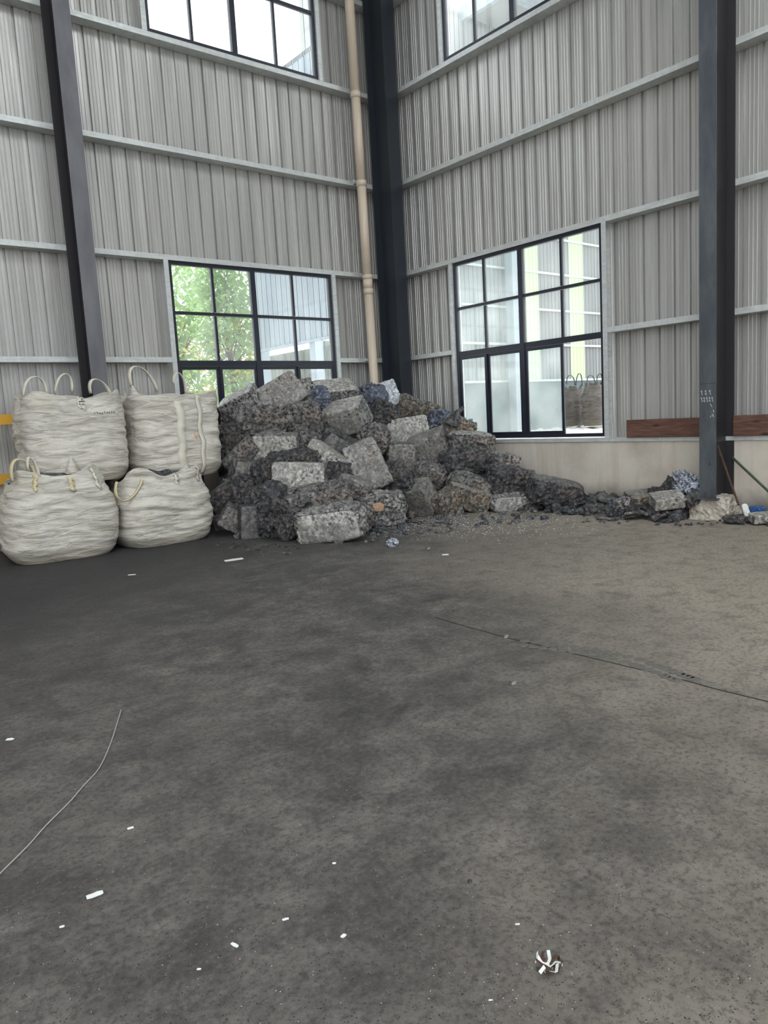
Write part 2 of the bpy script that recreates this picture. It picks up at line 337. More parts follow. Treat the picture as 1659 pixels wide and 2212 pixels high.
for wall, root, far, H in (('L', wallL, -14, HL), ('R', wallR, -17, HR)):
    for z in (3.865, 5.37, 6.85, 9.84, 11.2):
        nodes = [far, -6.06 if wall == 'R' else -5.47, -.001]
        for i in range(2): girt(wall, root, nodes[i] + .003, nodes[i + 1] - .003, z)
    for z, h in ((2.42, H[0]), (8.31, H[1])):
        girt(wall, root, far, -6.06 if wall == 'R' else -5.47, z); girt(wall, root, (-6.06 if wall == 'R' else -5.47) + .005, h[0] - .075, z); girt(wall, root, h[1] + .075, -.001, z)
    for h in H:                                                     # window jambs
        for u in (h[0] - .037, h[1] + .037):
            mb = MB(); z0, z1 = h[2] - (.0 if h[2] < 2 else .012), h[3] - .012
            wbox(mb, wall, u - .036, u + .036, -.001, .003, z0, z1); s = -1 if u < h[0] else 1
            wbox(mb, wall, u - s * .036, u - s * .032, .003, .19, z0, z1); mb.build('window_jamb', 'galvanised', root)
    # masonry plinth with its flashing
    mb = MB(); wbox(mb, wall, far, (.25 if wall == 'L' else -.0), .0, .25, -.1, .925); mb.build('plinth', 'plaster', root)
    us = [far, -8.6, -6.9, -5.2, -3.4, -1.8, 0]
    for i in range(6):
        mb = MB(); wbox(mb, wall, us[i] + .002, us[i + 1] - .002, -.018, .19, .962, .968); wbox(mb, wall, us[i] + .002, us[i + 1] - .002, -.022, -.018, .918, .968); mb.build('sill_flashing', 'galvanised', root)
mb = MB(); mb.box(-.001, .19, -.001, .19, .95, TOP); mb.build('corner_angle', 'corner_paint', wallR)
# roof: sheets on the two sides of an unseen ridge slot glazed with added diffusing sheet, so that daylight comes from above as well as from the open end
roof = MB(); roof.box(-16, .5, -7.5, .5, TOP, TOP + .1); roof.box(-16, .5, -20, -14.0, TOP, TOP + .1)
tag(roof.build('ceiling', 'roof_sheet'), 'grey sheet roof over the hall', None, None, 'structure')
mb = MB(); mb.box(-16, .5, -14.0, -7.5, TOP + .02, TOP + .03); mb.build('added_skylight', 'added_skylight_clear', bpy.data.objects['ceiling'])

mb = MB(); mb.box(-16.2, -16.0, -8.0, 0, 0, TOP); tag(mb.build('wall_far_left', 'panel_sheet'), 'far side wall of the hall', None, None, 'structure')
mb = MB(); mb.box(-5.5, 0.2, -20.2, -20.0, 0, TOP); tag(mb.build('wall_back', 'panel_sheet'), 'end wall of the hall beside the doorway', None, None, 'structure')
# ------------------------------------------------------------------ windows
def window(name, wall, U, zs, sash, label, missing=(), haze=()):
    """U: five positions along the wall, zs: row limits bottom to top; sash: index of the row of sliding sashes or None"""
    root = empty(name, label, None, None, 'structure'); d0, d1 = .035, .105; b = .028
    mb = MB()
    for u in (U[0], U[-1]): wbox(mb, wall, u - (.0 if u == U[0] else .055), u + (.055 if u == U[0] else 0), d0, d1, zs[0], zs[-1])
    for z in (zs[0], zs[-1]): wbox(mb, wall, U[0] + .055, U[-1] - .055, d0, d1, z if z == zs[0] else z - .05, z + .05 if z == zs[0] else z)
    mb.build('frame', 'window_frame_paint', root)
    mb = MB(); wbox(mb, wall, U[2] - .042, U[2] + .042, d0 - .004, d1 - .004, zs[0] + .05, zs[-1] - .05); mb.build('mullion', 'window_frame_paint', root)
    for k in range(1, len(zs) - 1):
        w = .042 if (sash is not None and (k == sash or k == sash + 1)) else .021
        for i in (0, 2):
            mb = MB(); wbox(mb, wall, U[i] + (.055 if i == 0 else .042), U[i + 2] - (.055 if i == 2 else .042), d0 + .004, d1 - .004, zs[k] - w, zs[k] + w); mb.build('transom', 'window_frame_paint', root)
    for r in range(len(zs) - 1):
        zl, zh = zs[r] + .05, zs[r + 1] - .045
        for c in range(4):
            ul = U[c] + (.055 if c == 0 else .042 if c == 2 else .0); uh = U[c + 1] - (.055 if c == 3 else .042 if c == 1 else .0)
            gm = 'dusty_glass' if (r, c) in haze else 'window_glass'
            if r == sash:
                fr = .045; o = .0 if c % 2 else .026; mb = MB()
                if (r, c) in missing: continue
                wbox(mb, wall, ul, ul + fr, d0 + .008 + o, d0 + .034 + o, zl, zh); wbox(mb, wall, uh - fr, uh, d0 + .008 + o, d0 + .034 + o, zl, zh)
                wbox(mb, wall, ul + fr, uh - fr, d0 + .008 + o, d0 + .034 + o, zl, zl + fr); wbox(mb, wall, ul + fr, uh - fr, d0 + .008 + o, d0 + .034 + o, zh - fr, zh)
                s = mb.build('sash', 'window_frame_paint', root)
                mb = MB(); wbox(mb, wall, ul + fr, uh - fr, d0 + .019 + o, d0 + .024 + o, zl + fr, zh - fr); mb.build('pane', gm, s)
            else:
                if c in (1, 3):
                    mb = MB(); wbox(mb, wall, U[c] - .019, U[c] + .019, d0 + .006, d1 - .01, zs[r] + (.05 if r == 0 else .03), zs[r + 1] - .03); mb.build('glazing_bar', 'window_frame_paint', root)
                mb = MB(); wbox(mb, wall, ul, uh, d0 + .03, d0 + .035, zs[r] + .02, zs[r + 1] - .02); mb.build('pane', gm, root)
    return root
UL_ = [-4.17, -3.475, -2.79, -2.06, -1.29]; UR_ = [-4.36, -3.665, -2.925, -2.185, -1.53]
window('window_1', 'L', UL_, [.985, 2.37, 3.10, 3.83], 0, 'dark framed lower window behind the pile, tree outside')
window('window_2', 'R', UR_, [.985, 2.37, 3.10, 3.83], 0, 'dark framed lower window with view into the next bay', missing={(0, 0)}, haze={(0, 1), (0, 2), (0, 3), (1, 2), (1, 3), (2, 3), (2, 2)})
window('window_3', 'L', UL_, [6.90, 7.91, 8.8, 9.80], None, 'dark framed upper window of the left wall, white sky outside')
window('window_4', 'R', UR_, [6.90, 8.1, 8.9, 9.80], None, 'dark framed upper window of the right wall, roofs outside')
w2 = bpy.data.objects['window_2']
for (px, py, s, mt) in ((1018, 915, .10, 'light_blue_tape'), (1205, 885, .022, 'white_scrap')):
    p = atplane(px, py, 'x', .05); mb = MB(); mb.box(.0405, .0425, p.y - s / 2, p.y + s / 2, p.z - s * .8, p.z + s * .8); o = mb.build('sticker', mt, w2); o['label'] = 'light blue patch stuck on the lower pane' if mt != 'white_scrap' else 'small pale square stuck on the lower pane'

# ------------------------------------------------------------------ columns
def column(name, label, wall, uc, w, d_in, d_out, z0, paint, group=None, footing=None):
    loc = W(wall, uc, (d_in + d_out) / 2, 0); root = empty(name, label, 'column', group, None, loc)
    tf, tw = .014, .009
    for nm, a, b, c, e in (('flange', -w / 2, w / 2, d_in, d_in + tf), ('flange', -w / 2, w / 2, d_out - tf, d_out), ('web', -tw / 2, tw / 2, d_in + tf, d_out - tf)):
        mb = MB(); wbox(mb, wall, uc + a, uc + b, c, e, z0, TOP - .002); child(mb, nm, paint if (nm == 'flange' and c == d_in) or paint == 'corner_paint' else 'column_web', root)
    mb = MB(); wbox(mb, wall, uc - w / 2 - .03, uc + w / 2 + .03, d_in - .03, d_out, z0 - .02, z0); child(mb, 'base_plate', paint, root)
    return root
column('steel_column', 'grey I-section steel column behind the upper left bulk bag', 'L', -5.47, .21, -.45, -.006, .02, 'column_grey')
column('steel_column', 'black-blue steel column in the corner beside the downpipe', 'L', -.19, .262, -.5, -.03, .02, 'corner_paint')
rc = column('steel_column', 'peeling blue-grey steel column with chalk marks and concrete footing, right of picture', 'R', -6.06, .20, -.45, -.006, .27, 'column_paint')
# splice line and chalk on the column face
mb = MB(); mb.box(-.4525, -.450, -6.158, -5.962, 1.6, 1.604); child(mb, 'weld_seam', 'joint_dark', rc)
mb = MB()
def stroke(mb, x, pts, w=.006):
    for (a, b) in zip(pts[:-1], pts[1:]): mb.ribbon([(x, a[0], a[1]), (x, b[0], b[1])], (0, 1, .3), w, .001)
for base, cells in ((1.50, 3), (1.42, 5)):
    for k in range(cells):
        y = -5.985 - k * (.05 if cells == 3 else .032); z = base
        stroke(mb, -.4515, [(y, z + .03), (y - .012, z - .03)]); stroke(mb, -.4515, [(y - .012, z + .02), (y + .008, z + .012)])
        if k % 2: stroke(mb, -.4515, [(y + .01, z - .012), (y - .014, z - .02)])
for k in range(10):
    y, z = -6.10 + rnd.uniform(-.03, .03), 1.22 + rnd.uniform(0, .16); stroke(mb, -.4515, [(y, z), (y - .01, z - .02)])
o = child(mb, 'chalk_writing', 'chalk', rc); o['label'] = 'two lines of faint white chalk writing'

# ------------------------------------------------------------------ rough solids
def lump_data(dims, blocky=.8, rough=.05, seed=0, n=12, smooth_faces=(), taper=0.0, cut=0.0, crisp=.5):
    """vertices, faces, crust values for a cast block or broken lump. faces: 0:+x 1:-x 2:+y 3:-y 4:+z 5:-z"""
    idx = {}; V = []; F = []; C = []; off = Vector((seed * 7.13, seed * 3.7, seed * 1.9)); hx, hy, hz = dims[0] / 2, dims[1] / 2, dims[2] / 2
    ms = min(hx, hy, hz) + .3 * max(hx, hy, hz)
    def vert(face, i, j):
        a, b = -1 + 2 * i / n, -1 + 2 * j / n
        p = {0: (1, a, b), 1: (-1, a, b), 2: (a, 1, b), 3: (a, -1, b), 4: (a, b, 1), 5: (a, b, -1)}[face]
        key = tuple(round(q * n) for q in p)
        if key in idx: return idx[key]
        q = Vector(p); sph = q.normalized(); m = max(abs(x) for x in q)
        E_ = 22 if blocky > .84 else 8; L = (abs(q.x) ** E_ + abs(q.y) ** E_ + abs(q.z) ** E_) ** (1 / E_); blk = q / L
        r = sph * 1.12 * (1 - blocky) + blk * blocky
        dist_s = 0.0
        sm = 0.0
        for k in smooth_faces:
            ax, sg = (0, 1) if k == 0 else (0, -1) if k == 1 else (1, 1) if k == 2 else (1, -1) if k == 3 else (2, 1) if k == 4 else (2, -1)
            sm = max(sm, min(1, max(0, (q[ax] * sg - .90) / .1)))
        x, y, z = r.x * hx, r.y * hy, r.z * hz
        tp = 1 - taper * (r.z * .5 + .5); x *= tp; y *= tp
        w = Vector((x, y, z)); s = off
        big = noise.noise(w * (1.1 / ms) + s) * .5 + noise.noise(w * (2.4 / ms) + s * 1.7) * .35
        fine = abs(noise.noise(w * (3.2 / ms) + s)) * 1.1 + .55 * noise.noise(w * (6.5 / ms) + s) + .22 * noise.noise(w * (13 / ms) + s)
        amp = rough * (1 - .82 * sm); dn = (big * rough * 2.0 * (1 - .6 * sm) + fine * amp * 1.5) * (ms / .3)
        nr = (sph * .5 + blk * .5).normalized(); w = w + nr * dn
        idx[key] = len(V); V.append(tuple(w)); C.append(1 - sm); return idx[key]
    for face in range(6):
        for i in range(n):
            for j in range(n):
                q = (vert(face, i, j), vert(face, i + 1, j), vert(face, i + 1, j + 1), vert(face, i, j + 1)); F.append(q)
    return V, F, C
RH = Vector((RT.x, RT.y, 0)).normalized(); FH = Vector((FW.x, FW.y, 0)).normalized()
def viewrot(roll, yaw, pitch):
    """local x: to the right, y: away, z: up as one stands at the doorway; then turned by roll, yaw, pitch (degrees)"""
    B = Matrix((RH, FH, Vector((0, 0, 1)))).transposed()
    return B @ Euler((math.radians(pitch), math.radians(-roll), math.radians(yaw)), 'YXZ').to_matrix() if False else B @ (Matrix.Rotation(math.radians(-roll), 3, 'Y') @ Matrix.Rotation(math.radians(pitch), 3, 'X') @ Matrix.Rotation(math.radians(yaw), 3, 'Z'))
def lump(name, label, cat, group, pos, dims, rot, material, **kw):
    V, F, C = lump_data(dims, **kw); mb = MB(); mb.v = V; mb.f = F
    o = mb.build(name, material, None, kw.get('rough', .05) < 0, C); R = viewrot(*rot).to_4x4(); o.matrix_world = Matrix.Translation(pos) @ R
    for p in o.data.polygons: p.use_smooth = False
    return tag(o, label, cat, group)

# pile surface: world depth along the view ray for a pixel in the pile
def interp(x, tab):
    if x <= tab[0][0]: return tab[0][1]
    for (a, b), (c, d) in zip(tab[:-1], tab[1:]):
        if x <= c: return b + (d - b) * (x - a) / (c - a)
    return tab[-1][1]
BASE = [(440, 1160), (620, 1172), (700, 1184), (790, 1165), (880, 1125), (1000, 1112), (1160, 1105), (1260, 1088)]
CREST = [(440, 905), (500, 865), (600, 825), (840, 830), (900, 870), (1000, 900), (1060, 950), (1130, 1000), (1260, 1050)]
def pile_pos(px, py, half=.3):
    yb, yt = interp(px, BASE), interp(px, CREST); fb = floorpt(px, yb); db = depth_of(fb)
    dL = (-.10 - half - CAM.y) / ray(px, yt).y; dR = (-.10 - half - CAM.x) / ray(px, yt).x; dt = min(dL, dR)
    s = max(0, min(1.05, (yb - py) / max(10, yb - yt))); s = s ** 1.15
    dep = db + (dt - db) * s * .96 + .12
    return CAM + ray(px, py) * dep, dep
# px, py, w, h (px), roll, yaw, pitch, blocky, rough, smooth faces, depth ratio, material, label
LUMPS = [
 (522, 874, 88, 50, 28, -15, 20, .9, .030, (4,), .9, 'dross_light', 'tilted pale flat-topped block at the far left end of the crest'),
 (604, 860, 100, 66, 34, 25, -8, .95, .022, (3, 4), .9, 'dross_grey', 'peaked grey block, highest on the left of the pile'),
 (652, 856, 62, 60, 20, 40, 0, .8, .050, (), .8, 'dross_light', 'pale rough block leaning on the peaked grey block'),
 (722, 852, 92, 46, -12, 30, 28, .95, .020, (4,), 1.0, 'dross_light', 'pale smooth-topped block on the crest with a black broken underside'),
 (684, 862, 52, 48, 5, 10, 0, .6, .060, (), .9, 'dross_blue', 'dark glittering lump wedged behind the pale smooth-topped crest block'),
 (748, 900, 94, 58, 19, -22, 26, .97, .016, (4, 3), .9, 'dross_light', 'clean-edged light block tilted forward below the crest'),
 (550, 915, 132, 64, -4, 10, 0, .7, .055, (), .7, 'dross_grey', 'long rough knobbly slab across the upper left of the pile'),
 (654, 908, 76, 70, 3, 10, 8, .8, .042, (), .9, 'dross_grey', 'squat rough cube beside the long knobbly slab'),
 (738, 975, 104, 62, -38, 10, 10, .75, .045, (3,), .8, 'dross_dark', 'dark sloping block under the clean-edged light block'),
 (790, 1010, 78, 104, 22, 15, -8, .9, .030, (3,), .8, 'dross_grey', 'upright grey slab leaning in the middle of the pile'),
 (806, 950, 66, 62, -25, 0, 0, .45, .045, (), 1.0, 'dross_grey', 'rounded boulder left of the pale brick-shaped block'),
 (493, 955, 56, 66, 10, 0, 0, .6, .055, (), .9, 'dross_dark', 'dark rough lump against the upper right bag'),
 (520, 982, 84, 38, 40, 0, 10, .9, .025, (4,), .9, 'dross_grey', 'narrow slab slanting up toward the long knobbly slab'),
 (600, 968, 100, 60, -2, -8, 10, .92, .025, (3,), .8, 'dross_light', 'broad flat-faced block with a mottled pale front'),
 (668, 958, 76, 50, -28, 10, 5, .65, .055, (), .8, 'dross_grey', 'rough lump filling the gap under the squat cube'),
 (706, 994, 98, 48, -34, -25, 8, .96, .016, (4, 3), .7, 'dross_light', 'smooth grey slab sloping down to the right of pile middle'),
 (636, 996, 118, 42, 4, 5, 12, .75, .050, (), .8, 'dross_dark', 'dark rough layer over the largest flat pale face'),
 (530, 1020, 62, 50, -16, 30, 5, .9, .030, (3,), .9, 'dross_grey', 'small pointed block beside the gap near the bags'),
 (576, 1026, 56, 62, 15, 0, 0, .55, .065, (), .9, 'dross_dark', 'black crusty lump left of the largest flat pale face'),
 (648, 1040, 118, 78, -4, -6, -4, .97, .018, (3,), .55, 'dross_light', 'largest flat pale face, a block standing upright mid-pile'),
 (528, 1062, 50, 64, 12, 0, 0, .55, .060, (), .9, 'dross_dark', 'dark craggy lump below the small pointed block'),
 (484, 1072, 68, 44, 33, 0, 10, .85, .040, (4,), 1.0, 'dross_dark', 'dark slab with a thin bright edge next to the lower bag'),
 (502, 1118, 48, 46, -34, 15, 5, .92, .022, (3,), .9, 'dross_grey', 'small tipped block with a pale face at the foot near the bags'),
 (541, 1138, 46, 68, -3, 20, 0, .93, .022, (3,), 1.0, 'dross_dark', 'short upright dark block at the foot of the pile'),
 (556, 1085, 54, 58, 25, 0, 0, .6, .055, (), .9, 'dross_dark', 'dark jagged lump above the short upright block'),
 (592, 1114, 52, 112, -6, 0, 0, .65, .055, (), .9, 'dross_dark', 'tall narrow dark crusty column of dross at the front'),
 (684, 1088, 144, 72, 12, -8, 14, .62, .042, (5,), .75, 'dross_grey', 'big loaf-shaped lump, second from the floor at the front'),
 (760, 1060, 76, 56, -28, 0, 8, .55, .035, (4,), .9, 'dross_grey', 'rounded pale shoulder behind the big loaf-shaped lump'),
 (772, 1118, 64, 58, -20, 10, 5, .55, .040, (), .8, 'dross_grey', 'grey rounded lump between the loaf and the spotted lump'),
 (716, 1148, 148, 68, 8, -12, 10, .70, .040, (5, 3), .75, 'dross_light', 'frontmost loaf-shaped lump lying on the floor'),
 (624, 1152, 50, 50, 20, 0, 0, .6, .055, (), .9, 'dross_dark', 'dark lump at the floor left of the frontmost loaf'),
 (728, 1026, 56, 48, 0, 0, 0, .55, .060, (), 1.0, 'dross_dark', 'dark rubble lump beneath the smooth sloping slab'),
 (826, 1098, 96, 66, -3, 12, 5, .75, .055, (), .8, 'dross_light', 'rough pale lump with an orange-brown spot at the front'),
 (845, 1042, 82, 72, 24, 0, 0, .70, .050, (), .9, 'dross_dark', 'blackish crusty lump above the rough pale spotted lump'),
 (862, 987, 62, 56, -4, 18, 4, .92, .030, (3,), .9, 'dross_grey', 'small square block under the pale brick-shaped block'),
 (881, 931, 98, 52, 5, -10, -6, .97, .015, (3,), .7, 'dross_light', 'pale brick-shaped block with a clean lit face'),
 (828, 898, 62, 56, -30, 20, 0, .85, .040, (), .9, 'dross_dark', 'dark angular lump above the rounded boulder'),
 (802, 864, 66, 56, 0, 0, 0, .6, .060, (), .9, 'dross_blue', 'bluish glittering crust lump on the crest by the downpipe'),
 (842, 866, 46, 78, 20, 20, -10, .92, .030, (3,), .6, 'foil_silver', 'silvery blue foil-like slab standing on the crest'),
 (880, 884, 48, 52, -25, 10, 0, .75, .045, (), .9, 'dross_tan', 'tan broken lump right of the silvery slab'),
 (924, 896, 60, 44, -20, 0, 0, .55, .070, (), .9, 'dross_tan', 'brownish jagged scrap lump on the right crest'),
 (950, 918, 50, 58, -10, 0, 0, .55, .065, (), .9, 'dross_blue', 'blue-black glittering lump beside the spiked lump'),
 (990, 930, 66, 52, -22, 0, 0, .6, .060, (), .9, 'dross_tan', 'tan lump with an upright dark spike near the window'),
 (929, 970, 88, 66, 22, -18, 12, .93, .028, (4, 3), .9, 'dross_grey', 'big tilted cast block right of the small square block'),
 (1016, 958, 96, 48, -8, 10, 8, .75, .050, (4,), .8, 'dross_grey', 'rough slab lying just under the window sill'),
 (1007, 996, 114, 50, 3, 0, 0, .55, .045, (), .8, 'dross_dark', 'long dark rounded lump below the window sill slab'),
 (926, 1028, 70, 52, -16, 0, 6, .45, .035, (), .9, 'dross_grey', 'potato-shaped lump above the light-topped tilted block'),
 (1019, 1052, 106, 50, -22, 0, 6, .50, .025, (), .8, 'dross_grey', 'smooth oval lump sloping right in the lower pile'),
 (905, 1082, 66, 66, 24, -32, 24, .98, .012, (4, 3, 0), .9, 'dross_grey', 'crisp tilted block with a light top near the floor'),
 (966, 1094, 76, 44, 14, 35, 12, .85, .035, (), .9, 'dross_tan', 'three-sided tan lump at the pile foot'),
 (1012, 1080, 96, 44, -20, 0, 10, .85, .028, (4,), .8, 'dross_tan', 'brownish slab under the smooth oval lump'),
 (1114, 1088, 106, 34, -3, 5, 10, .80, .035, (3,), .6, 'dross_light', 'low flat pale-edged slab on the floor'),
 (1103, 1038, 104, 54, -16, 0, 0, .70, .050, (), .9, 'dross_dark', 'dark block leaning against the cream plinth'),
 (1092, 1003, 62, 44, -14, 0, 0, .70, .035, (), .8, 'dross_grey', 'greenish grey lump resting against the plinth top'),
 (1198, 1062, 114, 52, -14, 0, 10, .75, .040, (4,), .8, 'dross_dark', 'last dark block of the pile with a frosted pale top'),
 (1084, 1066, 50, 38, -20, 0, 0, .6, .045, (), .9, 'dross_dark', 'small dark lump between the oval lump and flat slab'),
]
PIECES = []
for i, (px, py, w, h, roll, yaw, pitch, bl, ro, sf, dr, mt, lab) in enumerate(LUMPS):
    p, dep = pile_pos(px, py, .30); k = dep / FPX
    c, s = abs(math.cos(math.radians(roll))), abs(math.sin(math.radians(roll)))
    den = max(.35, c * c - s * s)
    ww, hh = w * k * 1.03, h * k * 1.06; ro *= .62
    dp = max(.20, dr * .42 * (ww + hh))
    low = min(p.z, 0)
    half = hh * .5 * c + ww * .35 * s * (1 if abs(roll) > 5 else 0)
    if p.z < half * .9 + .01: p = Vector((p.x, p.y, half * .9 + .01))
    o = lump('dross_block', lab, 'block', 'cast and broken dross blocks in the pile', p, (ww, dp, hh), (roll, yaw, pitch), mt, blocky=bl, rough=ro, seed=i + 1, n=24, smooth_faces=sf, taper=.06)
    bpy.context.view_layer.update(); cs = [o.matrix_world @ Vector(c_) for c_ in o.bound_box]; ov = max(max(c_.x for c_ in cs) + .02, max(c_.y for c_ in cs) + .02, 0)
    if ov > 0: dd_ = (p - CAM).normalized(); o.location = o.location - dd_ * (ov / .62)
    if 'upright dark spike' in lab:
        mb = MB(); q = p; mb.tube([Vector((-.13, -.08, .04)), Vector((-.13, -.08, .17)), Vector((-.11, -.07, .26)), Vector((-.05, -.06, .37))], [.15, .085, .045, .022], 9)
        sp = mb.build('spike', 'dross_dark', o, False, [1.0] * len(mb.v)); sp['label'] = 'dark upright spike of dross'
    if 'spot' in lab:
        V, F, C = lump_data((.15, .05, .10), blocky=.7, rough=.03, seed=99, n=6); mb = MB(); mb.v = [(x - .10, y - dp / 2 - .02, z + .06) for x, y, z in V]; mb.f = F
        MATS.get('orange_crust') or mat('orange_crust', (.45, .30, .19), .8); sp = mb.build('spot', 'orange_crust', o); sp['label'] = 'orange-brown spot'

for k in range(80):
    px = rnd.uniform(470, 1240); yb, yt = interp(px, BASE), interp(px, CREST); py = yb + (yt + 22 - yb) * rnd.random(); PIECES.append((px, py))
# loose dross filler between and behind the blocks, gap shade put into its black colour (keeps the blocks from floating)
mb = MB(); nx, ny = 46, 26; grid = []; cr = []
for j in range(ny + 1):
    for i in range(nx + 1):
        px = 452 + (1262 - 452) * i / nx; yb, yt = interp(px, BASE) - 6, interp(px, CREST) + 34; py = yb + (yt - yb) * j / ny
        p, dep = pile_pos(px, py, .12); q = p + FH * (.50 + .10 * j / ny) + Vector((0, 0, -.10)); q += Vector((0, 0, 1)) * noise.noise(q * 4) * .05 + FH * noise.noise(q * 5 + Vector((3, 1, 2))) * .08
        q.x = min(q.x, -.03); q.y = min(q.y, -.03); q.z = max(q.z, .0) if j else 0.0; q.y = min(q.y, -.56) if q.x > -.36 else q.y; grid.append(len(mb.v)); mb.v.append(tuple(q)); cr.append(1.0)
for j in range(ny):
    for i in range(nx): a = j * (nx + 1) + i; mb.f.append((a, a + 1, a + nx + 2, a + nx + 1))
# back skirt down to the floor
a0 = len(mb.v)
for i in range(nx + 1):
    x, y, z = mb.v[ny * (nx + 1) + i]; mb.v.append((min(x + .02, -.02), min(y + .02, -.02), 0)); cr.append(1.0)
for i in range(nx): b = ny * (nx + 1) + i; mb.f.append((b, b + 1, a0 + i + 1, a0 + i))
tag(mb.build('loose_dross', 'dross_gap_shade', None, False, cr), 'loose dross filler between the blocks of the pile, blackened for gap shade', 'dross', None, 'stuff').location = (0, 0, .001)

# ------------------------------------------------------------------ low heap of plates along the right wall
mb = MB(); cr = []; nx, ny = 60, 12
for j in range(ny + 1):
    for i in range(nx + 1):
        y = -3.35 - 2.46 * i / nx; s = j / ny; wd = .75 + .25 * noise.noise(Vector((y * 2, 0, 0))); hh = .16 + .12 * noise.noise(Vector((y * 1.5, 4, 0))) + (.10 if y < -5.0 else 0)
        x = -wd * (1 - s) - .01; z = hh * (s ** .8) * (1 if 0 < i < nx else 0) + (noise.noise(Vector((x * 9, y * 9, 1))) * .05 if 0 < j else 0); mb.v.append((x, y, max(0.001, z))); cr.append(1.0)
for j in range(ny):
    for i in range(nx): a = j * (nx + 1) + i; mb.f.append((a, a + 1, a + nx + 2, a + nx + 1))
tag(mb.build('dross_gravel', 'dross_crumbs', None, False, cr), 'low drift of black dross gravel along the plinth', 'dross', None, 'stuff')
FR = []
for k in range(7):
    dims = [(.16, .12, .05), (.12, .10, .08), (.22, .15, .035), (.10, .08, .07), (.18, .09, .05), (.14, .13, .03), (.09, .09, .08)][k]
    V, F, C = lump_data(dims, blocky=.85, rough=.035, seed=60 + k, n=5, taper=.2); m_ = MB(); m_.v = V; m_.f = F
    o = m_.build('dross_fragment', 'dross_dark', None, False, C); FR.append(o.data); bpy.data.objects.remove(o)
FRM = {}
def frag(me_i, mt):
    key = (me_i, mt)
    if key not in FRM:
        me = FR[me_i].copy(); me.materials.clear(); me.materials.append(MATS[mt]); FRM[key] = me
    return FRM[key]
TONE = {'dross_dark': 'charcoal-dark', 'dross_crumbs': 'sooty speckled', 'dross_grey': 'mid-grey', 'dross_light': 'pale grey', 'dross_blue': 'bluish glinting', 'dross_tan': 'tan'}
def put_frag(pos, sc_, mt, name, label, cat, group, flat=True):
    label = TONE[mt] + ' ' + label; group = TONE[mt] + ' ' + group
    o = bpy.data.objects.new(name, frag(rnd.randrange(7), mt)); COL.objects.link(o)
    o.location = pos; o.rotation_euler = (rnd.uniform(-.5, .5) if not flat else rnd.uniform(-.15, .15), rnd.uniform(-.5, .5) if not flat else rnd.uniform(-.15, .15), rnd.uniform(0, 6.28)); o.scale = (sc_,) * 3
    return tag(o, label, cat, group)
for (px, py) in PIECES:
    p, dep = pile_pos(px, py, .25); q = p + FH * rnd.uniform(-.10, .14); q.z = max(.04, q.z - .04); q.x = min(q.x, -.1); q.y = min(q.y, -.1)
    o = bpy.data.objects.new('dross_chunk', frag(rnd.randrange(7), rnd.choice(['dross_dark', 'dross_grey', 'dross_grey', 'dross_light', 'dross_tan']))); COL.objects.link(o); o.location = q
    o.rotation_euler = [rnd.uniform(0, 6.28) for _ in range(3)]; o.scale = (rnd.uniform(.6, 1.4),) * 3; tag(o, 'small broken dross chunk lodged between the big blocks of the pile', 'scrap', 'small chunks in the pile')
SP = 'slate-like dross piece in the low drift along the plinth'
for k in range(95):
    y = rnd.uniform(-5.72, -3.5); s = rnd.random(); x = -.08 - .75 * (1 - s); hh = .16 + .12 * noise.noise(Vector((y * 1.5, 4, 0))) + (.10 if y < -5.0 else 0)
    put_frag((x, y, hh * s ** .8 + .025), rnd.uniform(.6, 1.5), rnd.choice(['dross_dark', 'dross_dark', 'dross_grey', 'dross_crumbs']), 'dross_piece', SP, 'scrap', 'pieces along the plinth', False)
def special(px, py, w, h, plane, val, name, label, cat, mt, roll=0, pitch=0, bl=.8, ro=.04, sf=(), dr=.7, zmin=True, seed=0, yaw=0):
    p = atplane(px, py, plane, val); k = depth_of(p) / FPX
    if zmin and p.z < h * k * .45: p.z = h * k * .45
    return lump(name, label, cat, None, p, (w * k, dr * w * k, h * k), (roll, yaw, pitch), mt, blocky=bl, rough=ro, seed=seed, n=14, smooth_faces=sf)
special(1441, 1080, 66, 26, 'x', -.62, 'dross_slab', 'pale flat slab on the low drift left of the column', 'slab', 'dross_light', 4, 18, .95, .012, (3, 4), .7, seed=31)
special(1480, 1044, 46, 36, 'x', -.33, 'foil_clump', 'crumpled silver foil clump against the plinth by the column', 'foil', 'foil_silver', -15, 0, .5, .09, (), .7, seed=32)
special(1456, 1054, 44, 26, 'x', -.40, 'dross_shard', 'black torn shard standing beside the silver foil clump', 'scrap', 'dross_dark', -30, 20, .9, .06, (), .5, seed=33)
special(1345, 1088, 34, 22, 'x', -.62, 'dross_lump', 'pale frosted lump in the middle of the low drift', 'scrap', 'dross_light', 8, 0, .5, .05, (), .8, seed=34)
special(1322, 1088, 16, 16, 'x', -.55, 'dross_lump', 'small bluish lump left of the pale frosted lump', 'scrap', 'dross_blue', 8, 0, .5, .05, (), .8, seed=35)
special(1412, 1064, 22, 20, 'x', -.35, 'dross_lump', 'round dark lump perched against the plinth', 'scrap', 'dross_dark', 8, 0, .4, .05, (), .9, seed=36)
special(1382, 1070, 60, 18, 'x', -.35, 'dross_slab', 'long thin grey slab lying along the plinth', 'slab', 'dross_grey', 4, 10, .9, .02, (4,), .6, seed=37)
special(1386, 1080, 40, 20, 'x', -.55, 'dross_slab', 'dark brown slab in front of the long thin grey slab', 'slab', 'dross_tan', 8, 10, .9, .03, (4,), .6, seed=38)
special(1495, 1078, 38, 22, 'x', -.45, 'dross_slab', 'dark slab tucked beside the column footing', 'slab', 'dross_dark', 30, 10, .9, .03, (4,), .6, seed=39)
